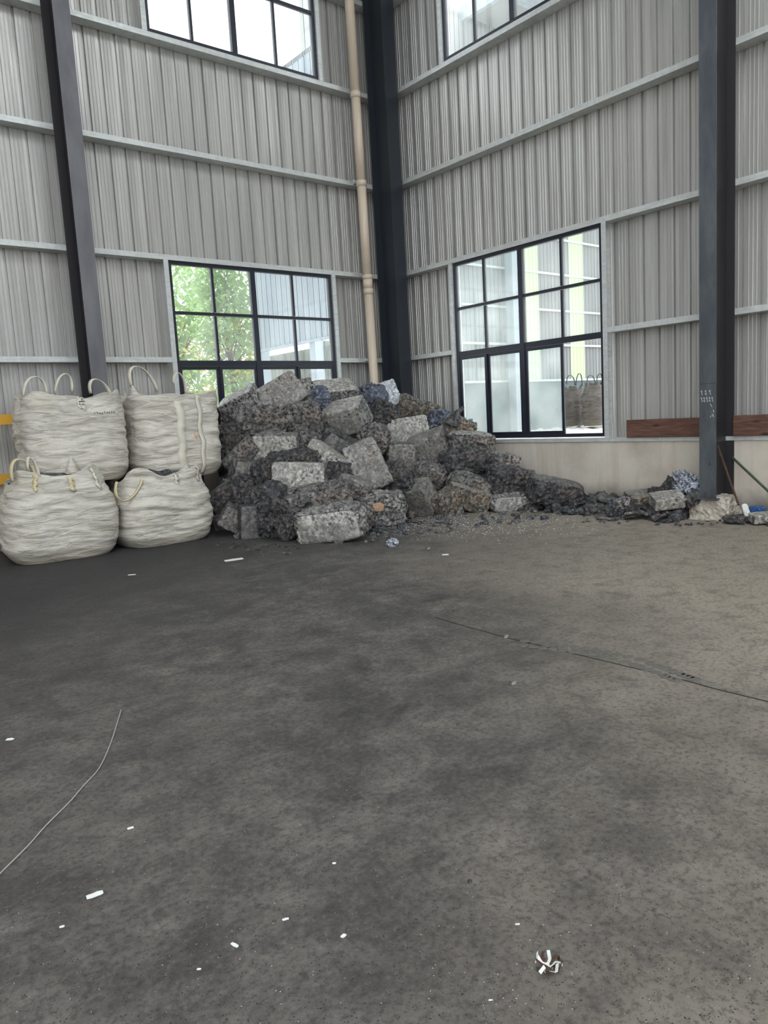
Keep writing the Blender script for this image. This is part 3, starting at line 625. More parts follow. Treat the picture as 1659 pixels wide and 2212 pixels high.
# concrete footing of the column
V, F, C = lump_data((.50, .40, .30), blocky=.85, rough=.03, seed=71, n=12, taper=.22); mb = MB(); mb.v = [(x - .26 + .0, y - 6.06, z + .125) for x, y, z in [(b, a, c_) for a, b, c_ in V]]; mb.f = F
child(mb, 'footing', 'concrete_lump', rc)['label'] = 'stained lumpy concrete footing'
# right of the column
special(1612, 1105, 12, 34, 'x', -.45, 'plaster_chip', 'white upright chip beside the blue plastic', 'chip', 'white_scrap', 18, 0, .8, .02, (), .6, seed=41)
special(1636, 1102, 30, 14, 'x', -.25, 'plastic_scrap', 'blue plastic scrap behind the pale slab', 'plastic', 'blue_plastic', -5, 0, .6, .05, (), .7, seed=42)
special(1645, 1118, 44, 18, 'x', -.45, 'concrete_slab', 'pale flat slab at the foot of the wall right of the column', 'slab', 'dross_light', 2, 10, .95, .015, (3, 4), .7, seed=43)
special(1590, 1119, 52, 10, 'x', -.50, 'dross_slab', 'low dark sliver right of the column footing', 'slab', 'dross_dark', 3, 5, .8, .03, (), .6, seed=44)
for k in range(26):
    put_frag((rnd.uniform(-.55, -.05), rnd.uniform(-7.0, -6.3), .02), rnd.uniform(.35, .9), rnd.choice(['dross_dark', 'dross_crumbs']), 'dross_piece', 'dross crumb by the wall right of the column', 'scrap', 'crumbs right of the column', False)
# rods
def rod(name, label, a, b, r, mt):
    mb = MB(); n = 9; pts = [Vector(a).lerp(Vector(b), i / n) for i in range(n + 1)]; mb.tube(pts, r, 8); o = mb.build(name, mt, None, True); recenter(o, a); return tag(o, label, 'rod')
a = atplane(1550, 962, 'x', -.30); b = atplane(1596, 1092, 'x', -.33); o = rod('steel_rod', 'rusty ribbed steel rod leaning on the column', (b.x, b.y, max(b.z, .03)), a, .011, 'rust_steel')
mb = MB()
for k in range(26):
    q = Vector(b).lerp(Vector(a), (k + .5) / 26) - Vector((b.x, b.y, max(b.z, .03))); mb.tube([q - Vector((0, .002, -.006)), q + Vector((0, .002, -.012))], .0145, 7)
mb.build('rib', 'rust_steel', o)['kind'] = 'stuff'
a = atplane(1582, 988, 'x', -.06); b = atplane(1690, 1090, 'x', -.30); rod('steel_pipe', 'thin dark green pipe slanting down along the plaster plinth', b, a, .014, 'green_steel')

# boards on the sills
def board(name, label, wall, u0, u1, d0, d1, z0, z1, mt, tilt=0, parts=True):
    mb = MB(); wbox(mb, wall, u0, u1, d0, d1, z0, z1); o = mb.build(name, mt); c_ = W(wall, (u0 + u1) / 2, (d0 + d1) / 2, z0); recenter(o, c_); bev = o.modifiers.new('b', 'BEVEL'); bev.width = .006; bev.segments = 2; return tag(o, label, 'board')
board('timber_board', 'dark brown knotty board standing on the sill right of the window', 'R', -5.955, -4.74, -.06, -.02, .972, 1.205, 'timber')
board('timber_board', 'dark brown board on the sill right of the column', 'R', -8.6, -6.17, -.06, -.02, .972, 1.215, 'timber')
board('steel_channel', 'dark maroon beam on the sill behind the pile, under the window', 'L', -4.05, -2.2, -.13, -.06, 1.40, 1.71, 'maroon_paint')
for (u, lab) in ((-4.0, 'maroon'), (-2.25, 'maroon')):
    mb = MB(); wbox(mb, 'L', u - .03, u + .03, -.12, -.07, .0, 1.40); o = mb.build('post', 'maroon_paint', bpy.data.objects['steel_channel']); o.data.transform(Matrix.Translation(-bpy.data.objects['steel_channel'].location))
yr = empty('guard_rail', 'yellow painted guard rail along the left wall behind the bags', 'rail', None, None, (-8.6, -.14, 0))
for z0, z1 in ((1.60, 1.725), (.86, .985)):
    mb = MB(); mb.box(-11.5, -5.9, -.17, -.11, z0, z1); child(mb, 'rail_bar', 'yellow_paint', yr)
for x in (-11.4, -8.7, -5.95):
    mb = MB(); mb.box(x - .04, x + .04, -.11, -.05, 0, 1.72); child(mb, 'post', 'yellow_paint', yr)

# downpipe
dp = empty('downpipe', 'cream plastic downpipe running down the wall beside the corner column', 'pipe', None, None, (-.69, -.2, 0))
segs = [(0.0, 3.52), (3.82, 5.30), (5.34, 6.70), (6.74, TOP - .01)]
xs = lambda z: -.675 - .011 * (z - 2.5)
for a_, b_ in segs:
    mb = MB(); mb.tube([(xs(a_), -.2, a_), (xs(b_), -.2, b_)], .078, 20); child(mb, 'pipe_length', 'pipe_plastic', dp, True)
for a_, b_ in ((3.51, 3.60), (3.60, 3.76), (3.76, 3.83), (5.27, 5.36), (6.66, 6.76)):
    mb = MB(); mb.tube([(xs(a_), -.2, a_), (xs(b_), -.2, b_)], .088 if (a_ != 3.60) else .083, 20); child(mb, 'coupling', 'pipe_plastic', dp, True)
for z in (2.42, 5.37, 8.31):
    mb = MB(); mb.box(xs(z) - .10, xs(z) + .10, -.12, -.10, z - .02, z + .02); mb.box(xs(z) - .015, xs(z) + .015, -.12, -.0, z - .012, z + .012); child(mb, 'bracket', 'galvanised', dp)

# ------------------------------------------------------------------ bulk bags
def make_bag(label, cx, cy, z0, w, d, h, rot, seed, kind, group, fill=None, loops=(), webs=(), spikes=(), res=(120, 64), dark=False, marks=(), name='bulk_bag', back=0.0, topscale=.9):
    root = empty(name, label, 'bag', group, None, (cx, cy, z0), math.radians(rot)); NT_, NZ = res; off = Vector((seed * 5.1, seed * 2.3, seed))
    def surf(th, t, out=0.0, disp=True):
        c, s = math.cos(th), math.sin(th); n = 3.6
        r = (abs(c) ** n + abs(s) ** n) ** (-1 / n); x, y = c * r * w / 2, s * r * d / 2
        sc0 = 1 - .12 * (1 - min(1, t / .16)) ** 2
        if kind == 'low':
            sc0 *= 1 + .07 * math.sin(math.pi * min(1, t / .85)); sh = max(0, (t - .66) / .34); sc0 *= 1 - (1 - topscale) * sh ** 1.5
            lift = .10 * max(0, (t - .8) / .2) * (abs(math.sin(2 * th)) ** 3) + .05 * max(0, (t - .8) / .2) * noise.noise(Vector((c * 2, s * 2, seed)))
        else:
            sc0 *= 1 + .045 * math.sin(math.pi * min(1, t / .9)) - (1 - topscale) * max(0, (t - .5) / .5)
            lift = .09 * max(0, (t - .75) / .25) * (noise.noise(Vector((c * 1.9, s * 1.9, seed * 3))) + .5 * abs(math.sin(2 * th)) ** 2)
        x *= sc0; y *= sc0; z = h * t + lift; z *= 1 - back * max(0, min(1, .5 + y / d)) * min(1, t * 2)
        if disp:
            p = Vector((x, y, z)); drape = .09 * math.cos(th * 2 + seed)
            f1 = noise.noise(Vector((x * 1.6, y * 1.6, (z + drape * math.sin(x * 3 + seed)) * 13)) + off)
            f2 = noise.noise(Vector((x * 3.6, y * 3.6, z * 26 + x * 4)) + off * 1.3); f3 = noise.noise(p * 2.2 + off); f4 = abs(noise.noise(Vector((x * 7, y * 7, z * 3)) + off))
            k = min(1, t * 6)
            f5 = noise.noise(Vector((x * 2.5 + z * 3, y * 2.5, z * 5 - x * 2)) + off * .7); amp = k * ((.026 * f1 + .013 * f2) * (1 if kind == 'low' else .75) + .045 * f3 + .022 * f5 + (.03 * f4 * (t if kind != 'low' else .4 * t)))
            out += amp
        nr = Vector((x / (w * w), y / (d * d), 0)).normalized()
        return Vector((x, y, z)) + nr * out
    mb = MB()
    for j in range(NZ + 1):
        for i in range(NT_): p = surf(2 * math.pi * i / NT_, j / NZ); mb.v.append(tuple(p))
    for j in range(NZ):
        for i in range(NT_): a = j * NT_ + i; b = j * NT_ + (i + 1) % NT_; mb.f.append((a, b, b + NT_, a + NT_))
    top = NZ * NT_                                    # turned-in fabric at the mouth
    for q, (inn, dn) in enumerate(((.012, -.004), (.03, -.10), (.05, -.20))):
        for i in range(NT_):
            x, y, z = mb.v[top + i]; r = math.hypot(x, y); mb.v.append((x * (1 - inn / r), y * (1 - inn / r), z + dn))
        for i in range(NT_):
            a = top + (q * NT_) + i if q else top + i; b = top + q * NT_ + (i + 1) % NT_
            mb.f.append((a, b, b + NT_, a + NT_))
    mb.v.append((0, 0, .0)); cc = len(mb.v) - 1
    for i in range(NT_): mb.f.append((cc, (i + 1) % NT_, i))
    mb.build('body', 'woven_dark' if dark else 'woven_white', root, True)
    # contents
    mb = MB(); zc = h * (.95 if kind == 'low' else .86); R_, S_ = 10, 36; cr = []
    for a_ in range(R_ + 1):
        for i in range(S_):
            th = 2 * math.pi * i / S_; e = surf(th, .93 if kind == 'low' else .86, 0, False); q = a_ / R_; x, y = e.x * q * .93, e.y * q * .93
            mb.v.append((x, y, zc + (.10 * (1 - q * q) if fill else .02) + .05 * noise.noise(Vector((x * 9, y * 9, seed))) + .03 * noise.noise(Vector((x * 25, y * 25, seed))) - (.05 * q ** 3))); cr.append(1.0)
    for a_ in range(R_):
        for i in range(S_): a = a_ * S_ + i; b = a_ * S_ + (i + 1) % S_; mb.f.append((a, b, b + S_, a + S_))
    tag(mb.build('contents', 'dross_crumbs', root, False, cr), 'dark crumbled dross filling', None, None, 'stuff')
    inv = Matrix.Rotation(-math.radians(rot), 3, 'Z')
    def loc(p): return inv @ (Vector(p) - Vector((cx, cy, z0)))
    for L in loops:                                   # (ax, ay px) .. apex .. (bx, by px) at depth plane y
        (pa, pm, pb, yp, lw, mt) = L; A, M_, B = (loc(atplane(q[0], q[1], 'y', yp)) for q in (pa, pm, pb)); pts = []
        C1 = A + (M_ - (A + B) / 2) * 1.30; C2 = B + (M_ - (A + B) / 2) * 1.30
        for i in range(17):
            t = i / 16; p = A * (1 - t) ** 3 + C1 * 3 * t * (1 - t) ** 2 + C2 * 3 * t * t * (1 - t) + B * t ** 3; pts.append(p)
        sides = [inv @ Vector((.35 + .25 * math.sin(i * .5), -.9, .2 * math.cos(i * .4))) for i in range(17)]
        mb = MB(); mb.ribbon(pts, sides, lw, .008); mb.build('lifting_loop', mt, root, True)
    for (thd, t0, t1, lw, mt) in webs:
        th = math.radians(thd); n = 26; pts = [surf(th + .02 * math.sin(i * .7), t0 + (t1 - t0) * i / n, .012) for i in range(n + 1)]
        mb = MB(); mb.ribbon(pts, Vector((-math.sin(th), math.cos(th), 0)), lw, .006); mb.build('webbing', mt, root, True)
    for (thd, t_, w_, h_, mt, nm, lb) in marks:
        th = math.radians(thd); mb = MB(); rr = random.Random(int(seed * 10))
        for q in range(9 if nm == 'faded_print' else 3):
            a0 = th + (q * .045 if nm == 'faded_print' else rr.uniform(-.02, .02)); zz = t_ + rr.uniform(-.015, .015); pts = [surf(a0 + rr.uniform(-.006, .006), zz + h_ * u / 5, .006) for u in range(6)]
            mb.ribbon(pts, Vector((-math.sin(th), math.cos(th), 0)), w_, .002)
        mb.build(nm, mt, root)['label'] = lb
    for (pa, pt, pb, yp) in spikes:                   # pulled-up fabric corner
        A, T, B = (loc(atplane(q[0], q[1], 'y', yp)) for q in (pa, pt, pb)); mb = MB(); n = 8; back_ = inv @ Vector((0, .10, 0))
        for i in range(n + 1):
            t = i / n; l, r = A.lerp(T, t), B.lerp(T, t); m_ = (l + r) / 2 - back_ * .35 * (1 - t); bk = (l + r) / 2 + back_ * (1 - t)
            mb.v += [tuple(l), tuple(m_), tuple(r), tuple(bk)]
        for i in range(n):
            for q in range(4): mb.f.append((i * 4 + q, i * 4 + (q + 1) % 4, i * 4 + 4 + (q + 1) % 4, i * 4 + 4 + q))
        mb.build('fabric_corner', 'woven_dark' if dark else 'woven_white', root, True)
    return root
GB = 'white bulk bags of dross against the left wall'
WB, WY = 'webbing', 'webbing_yellow'
make_bag('white bulk bag at the floor, leftmost, dark dross in its mouth', -6.37, -1.13, .0, 1.17, .96, .99, -4, 1, 'low', GB, True,
    loops=[((27, 1042), (40, 990), (80, 1040), -1.48, .05, WY), ((60, 1015), (66, 988), (84, 1030), -1.52, .045, WB)], webs=[(-80, .80, .97, .05, WY), (-118, .84, .98, .04, WY), (-52, .80, .97, .05, WB)], spikes=[((140, 1024), (152, 983), (178, 1022), -1.42)], topscale=.84, back=.16)
make_bag('shorter white bulk bag at the floor beside the dross pile', -5.13, -1.16, .0, 1.14, .98, .88, 3, 2, 'low', GB, True,
    loops=[((252, 1040), (268, 1082), (306, 1036), -1.60, .04, WY)], webs=[(-84, .84, .99, .045, WB), (-50, .84, .99, .05, WB)], spikes=[((372, 1032), (402, 1000), (438, 1036), -1.40)], topscale=.9, back=.16)
make_bag('white bulk bag of the upper row, leftmost, with three raised loops', -6.04, -.93, .86, 1.16, .84, 1.02, -3, 3, 'high', GB, None,
    loops=[((50, 856), (74, 812), (100, 852), -.85, .05, WB), ((118, 850), (140, 806), (155, 846), -.85, .04, WB), ((196, 850), (208, 818), (240, 858), -.75, .05, WB)], webs=[(-86, .86, .99, .07, WB)], marks=[(-74, .79, .006, .018, 'core_dark', 'faded_print', 'row of faded dark printed characters')], topscale=.97)
make_bag('white bulk bag of the upper row beside the window, with tall loop', -4.76, -.93, .80, 1.12, .84, 1.04, 5, 4, 'high', GB, None,
    loops=[((284, 836), (296, 790), (340, 846), -.85, .05, WB), ((374, 828), (388, 806), (402, 850), -.70, .05, WB)], webs=[(-101, .02, .92, .10, WB), (-73, .02, .98, .08, WB)], spikes=[((280, 880), (285, 830), (322, 870), -.95), ((268, 880), (267, 832), (282, 880), -.55)], marks=[(-82, .47, .022, .05, 'orange_stain', 'stain', 'small orange-red stain')], topscale=1.0)
for x, s_, z_, lab in ((-6.08, 5, .85, 'white bulk bag hidden behind the leftmost floor bag'), (-4.78, 6, .81, 'white bulk bag hidden behind the shorter floor bag')):
    make_bag(lab, x, -.33, 0, .84, .50, z_ - .1, 0, s_, 'low', GB, None, res=(48, 20))

# ------------------------------------------------------------------ crumbs in front of the pile
def crumb_px(n, poly, name, label, group, mts, smin, smax):
    xs_ = [p[0] for p in poly]; ys_ = [p[1] for p in poly]; c_ = 0
    while c_ < n:
        x, y = rnd.uniform(min(xs_), max(xs_)), rnd.uniform(min(ys_), max(ys_)); ins = False
        for (x1, y1), (x2, y2) in zip(poly, poly[1:] + poly[:1]):
            if (y1 > y) != (y2 > y) and x < (x2 - x1) * (y - y1) / (y2 - y1) + x1: ins = not ins
        if not ins: continue
        s = rnd.uniform(smin, smax); p = floorpt(x, y); put_frag((p.x, p.y, .025 * s), s, rnd.choice(mts), name, label, 'crumb', group, True); c_ += 1
crumb_px(130, [(780, 1130), (860, 1112), (1000, 1112), (1170, 1100), (1250, 1095), (1180, 1125), (1050, 1140), (860, 1165), (790, 1172)], 'dross_crumb', 'dross crumb strewn before the pile', 'crumbs before the pile', ['dross_light', 'dross_grey', 'dross_crumbs', 'dross_blue'], .2, .75)
crumb_px(50, [(460, 1168), (640, 1178), (660, 1200), (480, 1190)], 'dross_crumb', 'tiny dross crumb on the floor below the small tipped block', 'crumbs left of the frontmost loaf', ['dross_grey', 'dross_dark'], .1, .35)
crumb_px(60, [(1240, 1105), (1500, 1112), (1640, 1128), (1500, 1140), (1260, 1130)], 'dross_crumb', 'crumb on the floor before the low drift', 'crumbs before the low drift', ['dross_dark', 'dross_crumbs', 'dross_grey'], .15, .5)
mb = MB(); cr = []
def grit(mb, x, y, s):
    if x > -.05 or y > -.05: return
    a = len(mb.v); r = [s * rnd.uniform(.5, 1) for _ in range(4)]; w0 = rnd.uniform(0, 6)
    for k in range(4): mb.v.append((x + r[k] * math.cos(w0 + k * 1.57), y + r[k] * math.sin(w0 + k * 1.57), .0008))
    mb.v.append((x, y, s * .55)); mb.f += [(a, a + 1, a + 4), (a + 1, a + 2, a + 4), (a + 2, a + 3, a + 4), (a + 3, a, a + 4)]
for k in range(7000):
    p = floorpt(rnd.uniform(-60, 1720), 1150 + 1100 * rnd.random() ** 1.2); grit(mb, p.x, p.y, .0021 * rnd.uniform(.6, 1.6))
tag(mb.build('dark_grit', 'core_dark'), 'fine black grit scattered over the floor', 'grit', None, 'stuff')
mb = MB()
for k in range(1500):
    p = floorpt(rnd.uniform(-60, 1720), 1150 + 1100 * rnd.random() ** 1.6); grit(mb, p.x, p.y, .0014 * rnd.uniform(.5, 1.6))
for k in range(2600):
    p = floorpt(rnd.gauss(980, 140), rnd.gauss(1126, 17)); grit(mb, p.x, p.y, .0065 * rnd.uniform(.4, 1.6))
tag(mb.build('pale_grit', 'white_scrap'), 'fine pale flecks scattered over the floor', 'grit', None, 'stuff')
# single scraps on the open floor
def scrap(px, py, wpx, hpx, ang, label, mt='white_scrap', name='scrap_flake', crumple=.3, cat='scrap'):
    p = floorpt(px, py); dp_ = depth_of(p); k = dp_ / FPX; w, h = wpx * k, hpx * k * dp_ / 1.45 * .55; mb = MB(); n = 6; t_ = max(.002, w * .04)
    for s in (0, 1):
        for i in range(n + 1):
            for j in range(4):
                x, y = (i / n - .5) * w, (j / 3 - .5) * h * (1 - .5 * abs(i / n - .5)) * (1 + .4 * noise.noise(Vector((i * .9, j, px)))); z = t_ + crumple * w * (.5 + .5 * noise.noise(Vector((i * .8, j * .8, py)))) * .35 + s * t_
                mb.v.append((x, y, z))
    N_ = (n + 1) * 4
    for i in range(n):
        for j in range(3):
            a = i * 4 + j; mb.f.append((a, a + 1, a + 5, a + 4)); mb.f.append((a + N_, a + 4 + N_, a + 5 + N_, a + 1 + N_))
        mb.f.append((i * 4, i * 4 + 4, i * 4 + 4 + N_, i * 4 + N_)); mb.f.append((i * 4 + 3, i * 4 + 3 + N_, i * 4 + 7 + N_, i * 4 + 7))
    for j in range(3): mb.f.append((j, j + N_, j + 1 + N_, j + 1)); a = n * 4 + j; mb.f.append((a, a + 1, a + 1 + N_, a + N_))
    o = mb.build(name, mt); zmin = min(v_[2] for v_ in mb.v); o.location = (p.x, p.y, -zmin + .001)
    o.rotation_euler = (0, 0, math.atan2(RH.y, RH.x) + math.radians(ang)); return tag(o, label, cat)
scrap(205, 1935, 34, 20, 30, 'long white torn flake, nearest the left edge of the floor')
scrap(617, 1987, 14, 8, 20, 'small white flake in the middle foreground')
scrap(742, 2023, 12, 12, 50, 'small squarish white flake right of the white sliver')
scrap(507, 2043, 20, 10, -38, 'thin curved white sliver in the foreground')
scrap(282, 1790, 13, 8, 30, 'small white flake between the pale wire and the foreground')
scrap(22, 1598, 16, 8, 0, 'pale flake at the left edge above the wire')
scrap(430, 2095, 9, 6, 0, 'tiny pale flake near the bottom left')
scrap(134, 2003, 10, 8, 20, 'tiny pale flake below the long torn flake')
scrap(1118, 1998, 10, 5, 0, 'small grey flake left above the crumpled curl')
scrap(962, 1199, 14, 5, 0, 'flat pale flake on the floor before the pile')
scrap(1060, 2162, 9, 4, 0, 'tiny white flake at the bottom edge')
scrap(722, 1866, 8, 6, 0, 'tiny white flake in the centre of the floor')
scrap(505, 1210, 0 + 40, 5, 28, 'whitish streak-like sliver before the lower bag', crumple=.02)
scrap(285, 1242, 16, 3, 10, 'small pale sliver before the gap of the floor bags', crumple=.02)
for (px, py, s_, lab, mt) in ((848, 1180, 24, 'silvery crumbled dross clod lying alone before the pile', 'foil_silver'), (1092, 1378, 12, 'small grey clod beside the floor joint', 'dross_light'), (1108, 1479, 15, 'small white roll-shaped stone on the open floor', 'dross_light'),
                              (1015, 1906, 9, 'small black pebble in the foreground', 'dross_dark'), (925, 1187, 8, 'small pale pebble before the pile', 'dross_light')):
    p = floorpt(px, py); k = depth_of(p) / FPX; d_ = s_ * k; lump('clod' if s_ > 10 else 'pebble', lab, 'stone', None, Vector((p.x, p.y, d_ * .33)), (d_, d_ * .7, d_ * .66), (0, 20, 0), mt, blocky=.4, rough=.05 if s_ > 20 else .03, seed=px, n=8)
p = floorpt(1187, 2096); cu = empty('dry_curl', 'crumpled dry brown and white curl of scrap in the foreground', 'scrap', None, None, (p.x, p.y, 0))
for k in range(13):
    w0 = k * 1.9; pts = [Vector((math.cos(w0) * .009 * i + rnd.uniform(-.006, .006), math.sin(w0) * .009 * i + rnd.uniform(-.006, .006), .004 + .011 * i * rnd.uniform(.1, .9))) for i in range(5)]
    mb = MB(); mb.ribbon(pts, (math.sin(w0), -math.cos(w0), .4), .009, .0012); mb.build('shred', 'white_scrap' if k % 2 else 'rust_steel', cu)
# pale wire on the floor
wp = [(262, 1535), (258, 1548), (240, 1605), (215, 1660), (180, 1700), (150, 1735), (100, 1785), (60, 1830), (0, 1890), (-40, 1935)]
pts = [floorpt(*q) + Vector((0, 0, .004)) for q in wp]; sm = []
for i in range(len(pts) - 1):
    p0, p1, p2, p3 = pts[max(0, i - 1)], pts[i], pts[i + 1], pts[min(len(pts) - 1, i + 2)]
    for k in range(6):
        t = k / 6; sm.append(.5 * ((2 * p1) + (p2 - p0) * t + (2 * p0 - 5 * p1 + 4 * p2 - p3) * t * t + (3 * p1 - p0 - 3 * p2 + p3) * t ** 3))
mb = MB(); mb.tube(sm, .0028, 5); o = mb.build('wire', 'wire_pale', None, True); tag(o, 'thin pale wire curving over the floor at the left', 'wire')
# joint in the floor and the tyre track
jp = [(940, 1334), (1092, 1377), (1250, 1415), (1400, 1450), (1480, 1470), (1560, 1492), (1659, 1516), (1720, 1532)]
mb = MB(); J = [floorpt(*q) for q in jp]; JJ = []
for a_, b_ in zip(J[:-1], J[1:]):
    for k in range(8): q = a_.lerp(b_, k / 8); JJ.append(q + Vector((noise.noise(q * 6) * .006, noise.noise(q * 6 + Vector((9, 9, 9))) * .006, .0006)))
mb.ribbon(JJ, FH, .012, .001); o = mb.build('floor_joint', 'joint_dark', floor); o['label'] = 'narrow dark joint in the concrete'
mb = MB(); tr = [floorpt(*q) for q in [(1115, 1388), (1200, 1398), (1290, 1410), (1380, 1432), (1445, 1455), (1485, 1470)]]
tot = []
for a_, b_ in zip(tr[:-1], tr[1:]):
    for k in range(4): tot.append((a_.lerp(b_, k / 4), (b_ - a_).normalized()))
for i, (q, d_) in enumerate(tot):
    s_ = Vector((-d_.y, d_.x, 0))
    for side in (-.045, .045):
        c_ = q + s_ * side + d_ * (.04 if side > 0 else 0); a = len(mb.v)
        for k in range(6):
            w0 = k * math.pi / 3; rr = .034 * rnd.uniform(.75, 1.1); pp = c_ + d_ * math.cos(w0) * rr + s_ * math.sin(w0) * rr * 1.1; mb.v.append((pp.x, pp.y, .0012))
        for k in range(6):
            w0 = k * math.pi / 3; pp = Vector(mb.v[a + k]).lerp(c_, .25); mb.v.append((pp.x, pp.y, .005))
        for k in range(6): mb.f.append((a + k, a + (k + 1) % 6, a + 6 + (k + 1) % 6, a + 6 + k))
        mb.f.append(tuple(a + 6 + k for k in range(6)))
tk = mb.build('tyre_track', 'track_dust', floor); tk['kind'] = 'stuff'; tk['label'] = 'short row of tyre tread prints pressed in dust'

# ------------------------------------------------------------------ outside, behind the left window
def leafy(mb, c, r, n, size, squash=1.0, seed=0):
    rr = random.Random(seed)
    for _ in range(n):
        d_ = Vector((rr.gauss(0, 1), rr.gauss(0, 1), rr.gauss(0, 1))).normalized(); q = rr.random() ** .45; p = Vector(c) + Vector((d_.x * r[0], d_.y * r[1], d_.z * r[2])) * q
        if noise.noise(p * 1.5 + Vector((seed, 0, 0))) < -.10: continue
        x = Vector((rr.gauss(0, 1), rr.gauss(0, 1), rr.gauss(0, .4) - .3)).normalized(); y = x.cross(Vector((rr.gauss(0, .5), rr.gauss(0, .5), 1))).normalized(); s = size * rr.uniform(.6, 1.3); a = len(mb.v)
        dz = Vector((0, 0, -s * .15)); mb.v += [tuple(p), tuple(p + x * s * .5 + y * s * .28 + dz), tuple(p + x * s + dz * 2), tuple(p + x * s * .5 - y * s * .28 + dz)]; mb.f.append((a, a + 1, a + 2, a + 3))
def tree(name, label, px, py, yplane, r, n, size, seed, leafmat='leaf_green', second=None):
    c = atplane(px, py, 'y', yplane); root = empty(name, label, 'tree', None, None, (c.x, c.y, -.13))
    mb = MB(); mb.tube([(c.x, c.y, -.13), (c.x + .1, c.y, c.z * .5), (c.x, c.y + .1, c.z)], [.12, .09, .05], 8)
    child(mb, 'trunk', 'bark', root)
    for k in range(9):
        w0 = k * 2.4; s = Vector((c.x, c.y, c.z - r[2] * .7 + .12 * k)); e = Vector((c.x + math.cos(w0) * r[0] * .8, c.y + math.sin(w0) * r[1] * .8, c.z - r[2] * .3 + .2 * k)); mb = MB(); mb.tube([s, s.lerp(e, .5) + Vector((0, 0, .1)), e], [.035, .02, .008], 5); child(mb, 'branch', 'bark', root)
    mb = MB(); leafy(mb, c, r, n, size, 1, seed); child(mb, 'foliage', leafmat, root)['kind'] = 'stuff'
    if second: mb = MB(); leafy(mb, c + Vector((.2, .2, -r[2] * .4)), (r[0], r[1], r[2] * .7), n // 6, size, 1, seed + 5); o = child(mb, 'foliage', second, root); o['kind'] = 'stuff'; o['label'] = 'yellowish leaves low in the crown'
tree('leafy_tree', 'leafy green tree seen through the lower window, centre', 488, 680, 7.0, (.80, .9, 2.3), 5200, .17, 3, 'leaf_green', 'leaf_yellow')
tree('leafy_tree', 'leafy green tree at the left edge of the lower window', 370, 690, 10.5, (1.45, 1.3, 2.8), 6500, .19, 8, 'leaf_green', 'leaf_yellow')
mb = MB(); c = atplane(450, 815, 'y', 11.0)
leafy(mb, (c.x - .8, c.y, 1.7), (3.6, .8, .8), 7000, .22, 1, 12); o = mb.build('hedge', 'leaf_green'); tag(o, 'low green hedge beyond the road outside the lower window', 'hedge', None, 'stuff')
mb = MB(); mb.box(c.x - 9, c.x + 4.0, 12.6, 12.8, -.13, 2.6); tag(mb.build('yard_wall', 'yard_wall_yellow'), 'yellow yard wall behind the hedge', 'wall')
# blue-grey wing of the works: cladding over an open bay
wing = empty('annex_wing', 'blue-grey clad wing with an open bay below, outside the lower window', 'building', None, None, (.8, 4, -.13))
def wsheet(x, y0, y1, z0, z1, mt, root, d=0):
    SW = .86; y = y0
    while y < y1 - .01:
        e = min(y1, y + SW); pr = profile(y + .002, e - .002, .1); mb = MB(); n = len(pr)
        for z in (z0, z1):
            for u, dd in pr: mb.v.append((x + dd, u, z))
        for i in range(n - 1): mb.f.append((i, i + 1, n + i + 1, n + i))
        child(mb, 'cladding_sheet', mt, root); y = e
wsheet(.62, 1.6, 6.05, 3.20, 9.0, 'outside_sheet', wing); wsheet(2.4, 1.6, 10.2, -.1, 3.3, 'annex_sheet', wing)
mb = MB(); mb.box(.60, .66, 1.6, 6.05, 3.14, 3.20); child(mb, 'edge_beam', 'outside_sheet', wing)
for y in (1.75, 3.6, 5.9):
    mb = MB(); mb.box(.68, .90, y - .11, y + .11, -.13, 3.2); child(mb, 'post', 'outside_sheet', wing)
mb = MB(); mb.box(2.30, 2.38, 1.6, 10.2, 2.2, 2.3); child(mb, 'rail', 'galvanised', wing)
mb = MB(); mb.box(.62, 2.5, 1.6, 5.35, 8.9, 9.0); child(mb, 'roof', 'roof_sheet', wing)

# ------------------------------------------------------------------ next bay behind the right window
nb = empty('next_bay', 'pale clad hall wall with tall translucent strips, beyond the window', 'building', None, None, (14, 8, -.13))
strips = [(13.2, 14.1), (16.0, 16.9), (19.6, 20.5), (9.0, 9.9)]
def ysheet(x0, x1, z0, z1, mt, root, y=8.0, name='cladding_sheet'):
    pr = profile(x0 + .002, x1 - .002, .05); mb = MB(); n = len(pr)
    for z in (z0, z1):
        for u, dd in pr: mb.v.append((u, y + dd, z))
    for i in range(n - 1): mb.f.append((i, i + 1, n + i + 1, n + i))
    return child(mb, name, mt, root)
edges = sorted([4.0, 26.0] + [e for s_ in strips for e in s_])
for a_, b_ in zip(edges[:-1], edges[1:]):
    st_ = any(abs(a_ - s_[0]) < .01 for s_ in strips)
    if st_: ysheet(a_, b_, 2.45, 8.6, 'skylight_sheet', nb, 8.0, 'translucent_strip'); ysheet(a_, b_, 8.6, 14.0, 'annex_sheet', nb); continue
    x = a_
    while x < b_ - .01: e = min(b_, x + .86); ysheet(x, e, 2.2, 14.0 if e < 10.4 else 14.5, 'annex_sheet', nb); x = e
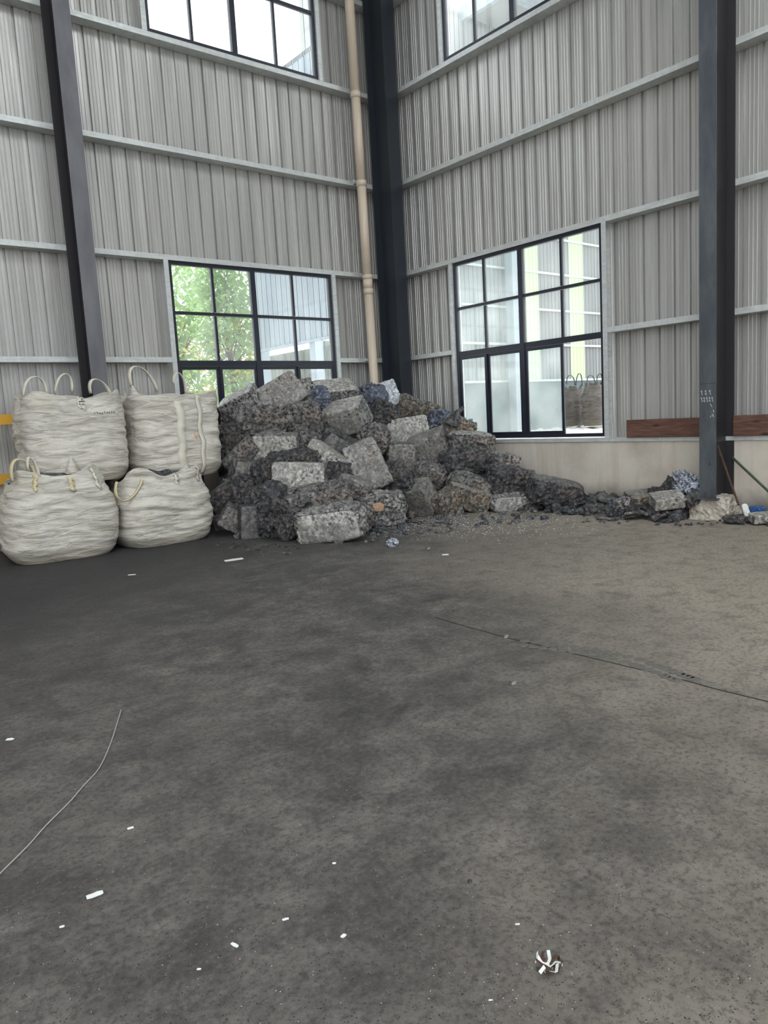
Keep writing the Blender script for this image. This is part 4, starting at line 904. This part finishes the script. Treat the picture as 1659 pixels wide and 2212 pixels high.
for z in (2.42, 3.75, 5.05, 6.4, 7.7, 9.2, 10.6):
    mb = MB(); mb.box(4, 26, 7.86, 7.93, z - .04, z + .04); child(mb, 'girt', 'galvanised', nb)
mb = MB(); mb.box(4, 26, 7.9, 8.3, -.1, 2.4); child(mb, 'plinth', 'annex_plinth', nb)
mb = MB(); mb.box(10.5, 26, -9, 8.3, 14.45, 14.6); child(mb, 'roof', 'annex_sheet', nb)
for y in (-6, -3, 0, 3, 6): mb = MB(); mb.box(10.6, 26, y - .1, y + .1, 14.1, 14.45); child(mb, 'rafter', 'outside_sheet', nb)
mb = MB(); mb.box(10.45, 10.6, -9, 8.3, 14.2, 14.62); child(mb, 'gutter', 'outside_sheet', nb)
for x in (7.4, 12.2):
    mb = MB(); mb.box(x - .13, x + .13, 7.5, 7.85, -.1, 13.4); child(mb, 'column', 'outside_sheet', nb)
# heap of white rubble just outside the window and two dark bags on it
mb = MB(); nx, ny = 60, 60
for j in range(ny + 1):
    for i in range(nx + 1):
        x, y = .45 + 15 * i / nx, -9 + 14 * j / ny; ed = min(1, i / 2, (nx - i) / 2, j / 2, (ny - j) / 2)
        z = (.84 + .07 * noise.noise(Vector((x * .7, y * .7, 0))) + .12 * noise.noise(Vector((x * 3, y * 3, 5)))) * ed - .12; mb.v.append((x, y, z))
for j in range(ny):
    for i in range(nx): a = j * (nx + 1) + i; mb.f.append((a, a + 1, a + nx + 2, a + nx + 1))
tag(mb.build('rubble_heap', 'white_rubble'), 'white rubble spread outside the right window', 'rubble', None, 'stuff')
for (px, w_, h_, lab, s_, dp_) in ((1240, .62, 1.12, 'dark woven bag outside the right window, the left one', 21, 23.0), (1284, .66, 1.18, 'dark woven bag outside the right window, the right one', 22, 22.0)):
    c = atdepth(px, 915, dp_); z0 = .80
    yp = c.y - .3
    make_bag(lab, c.x, c.y, z0, w_, w_ * .9, h_, 10, s_, 'low', 'dark bags outside the right window', True, loops=[((px - 16, 830), (px - 8, 810), (px + 2, 832), yp, .03, 'webbing_dark'), ((px + 4, 832), (px + 12, 806), (px + 17, 834), yp, .03, 'webbing_dark')], res=(40, 30), dark=True, topscale=.75)
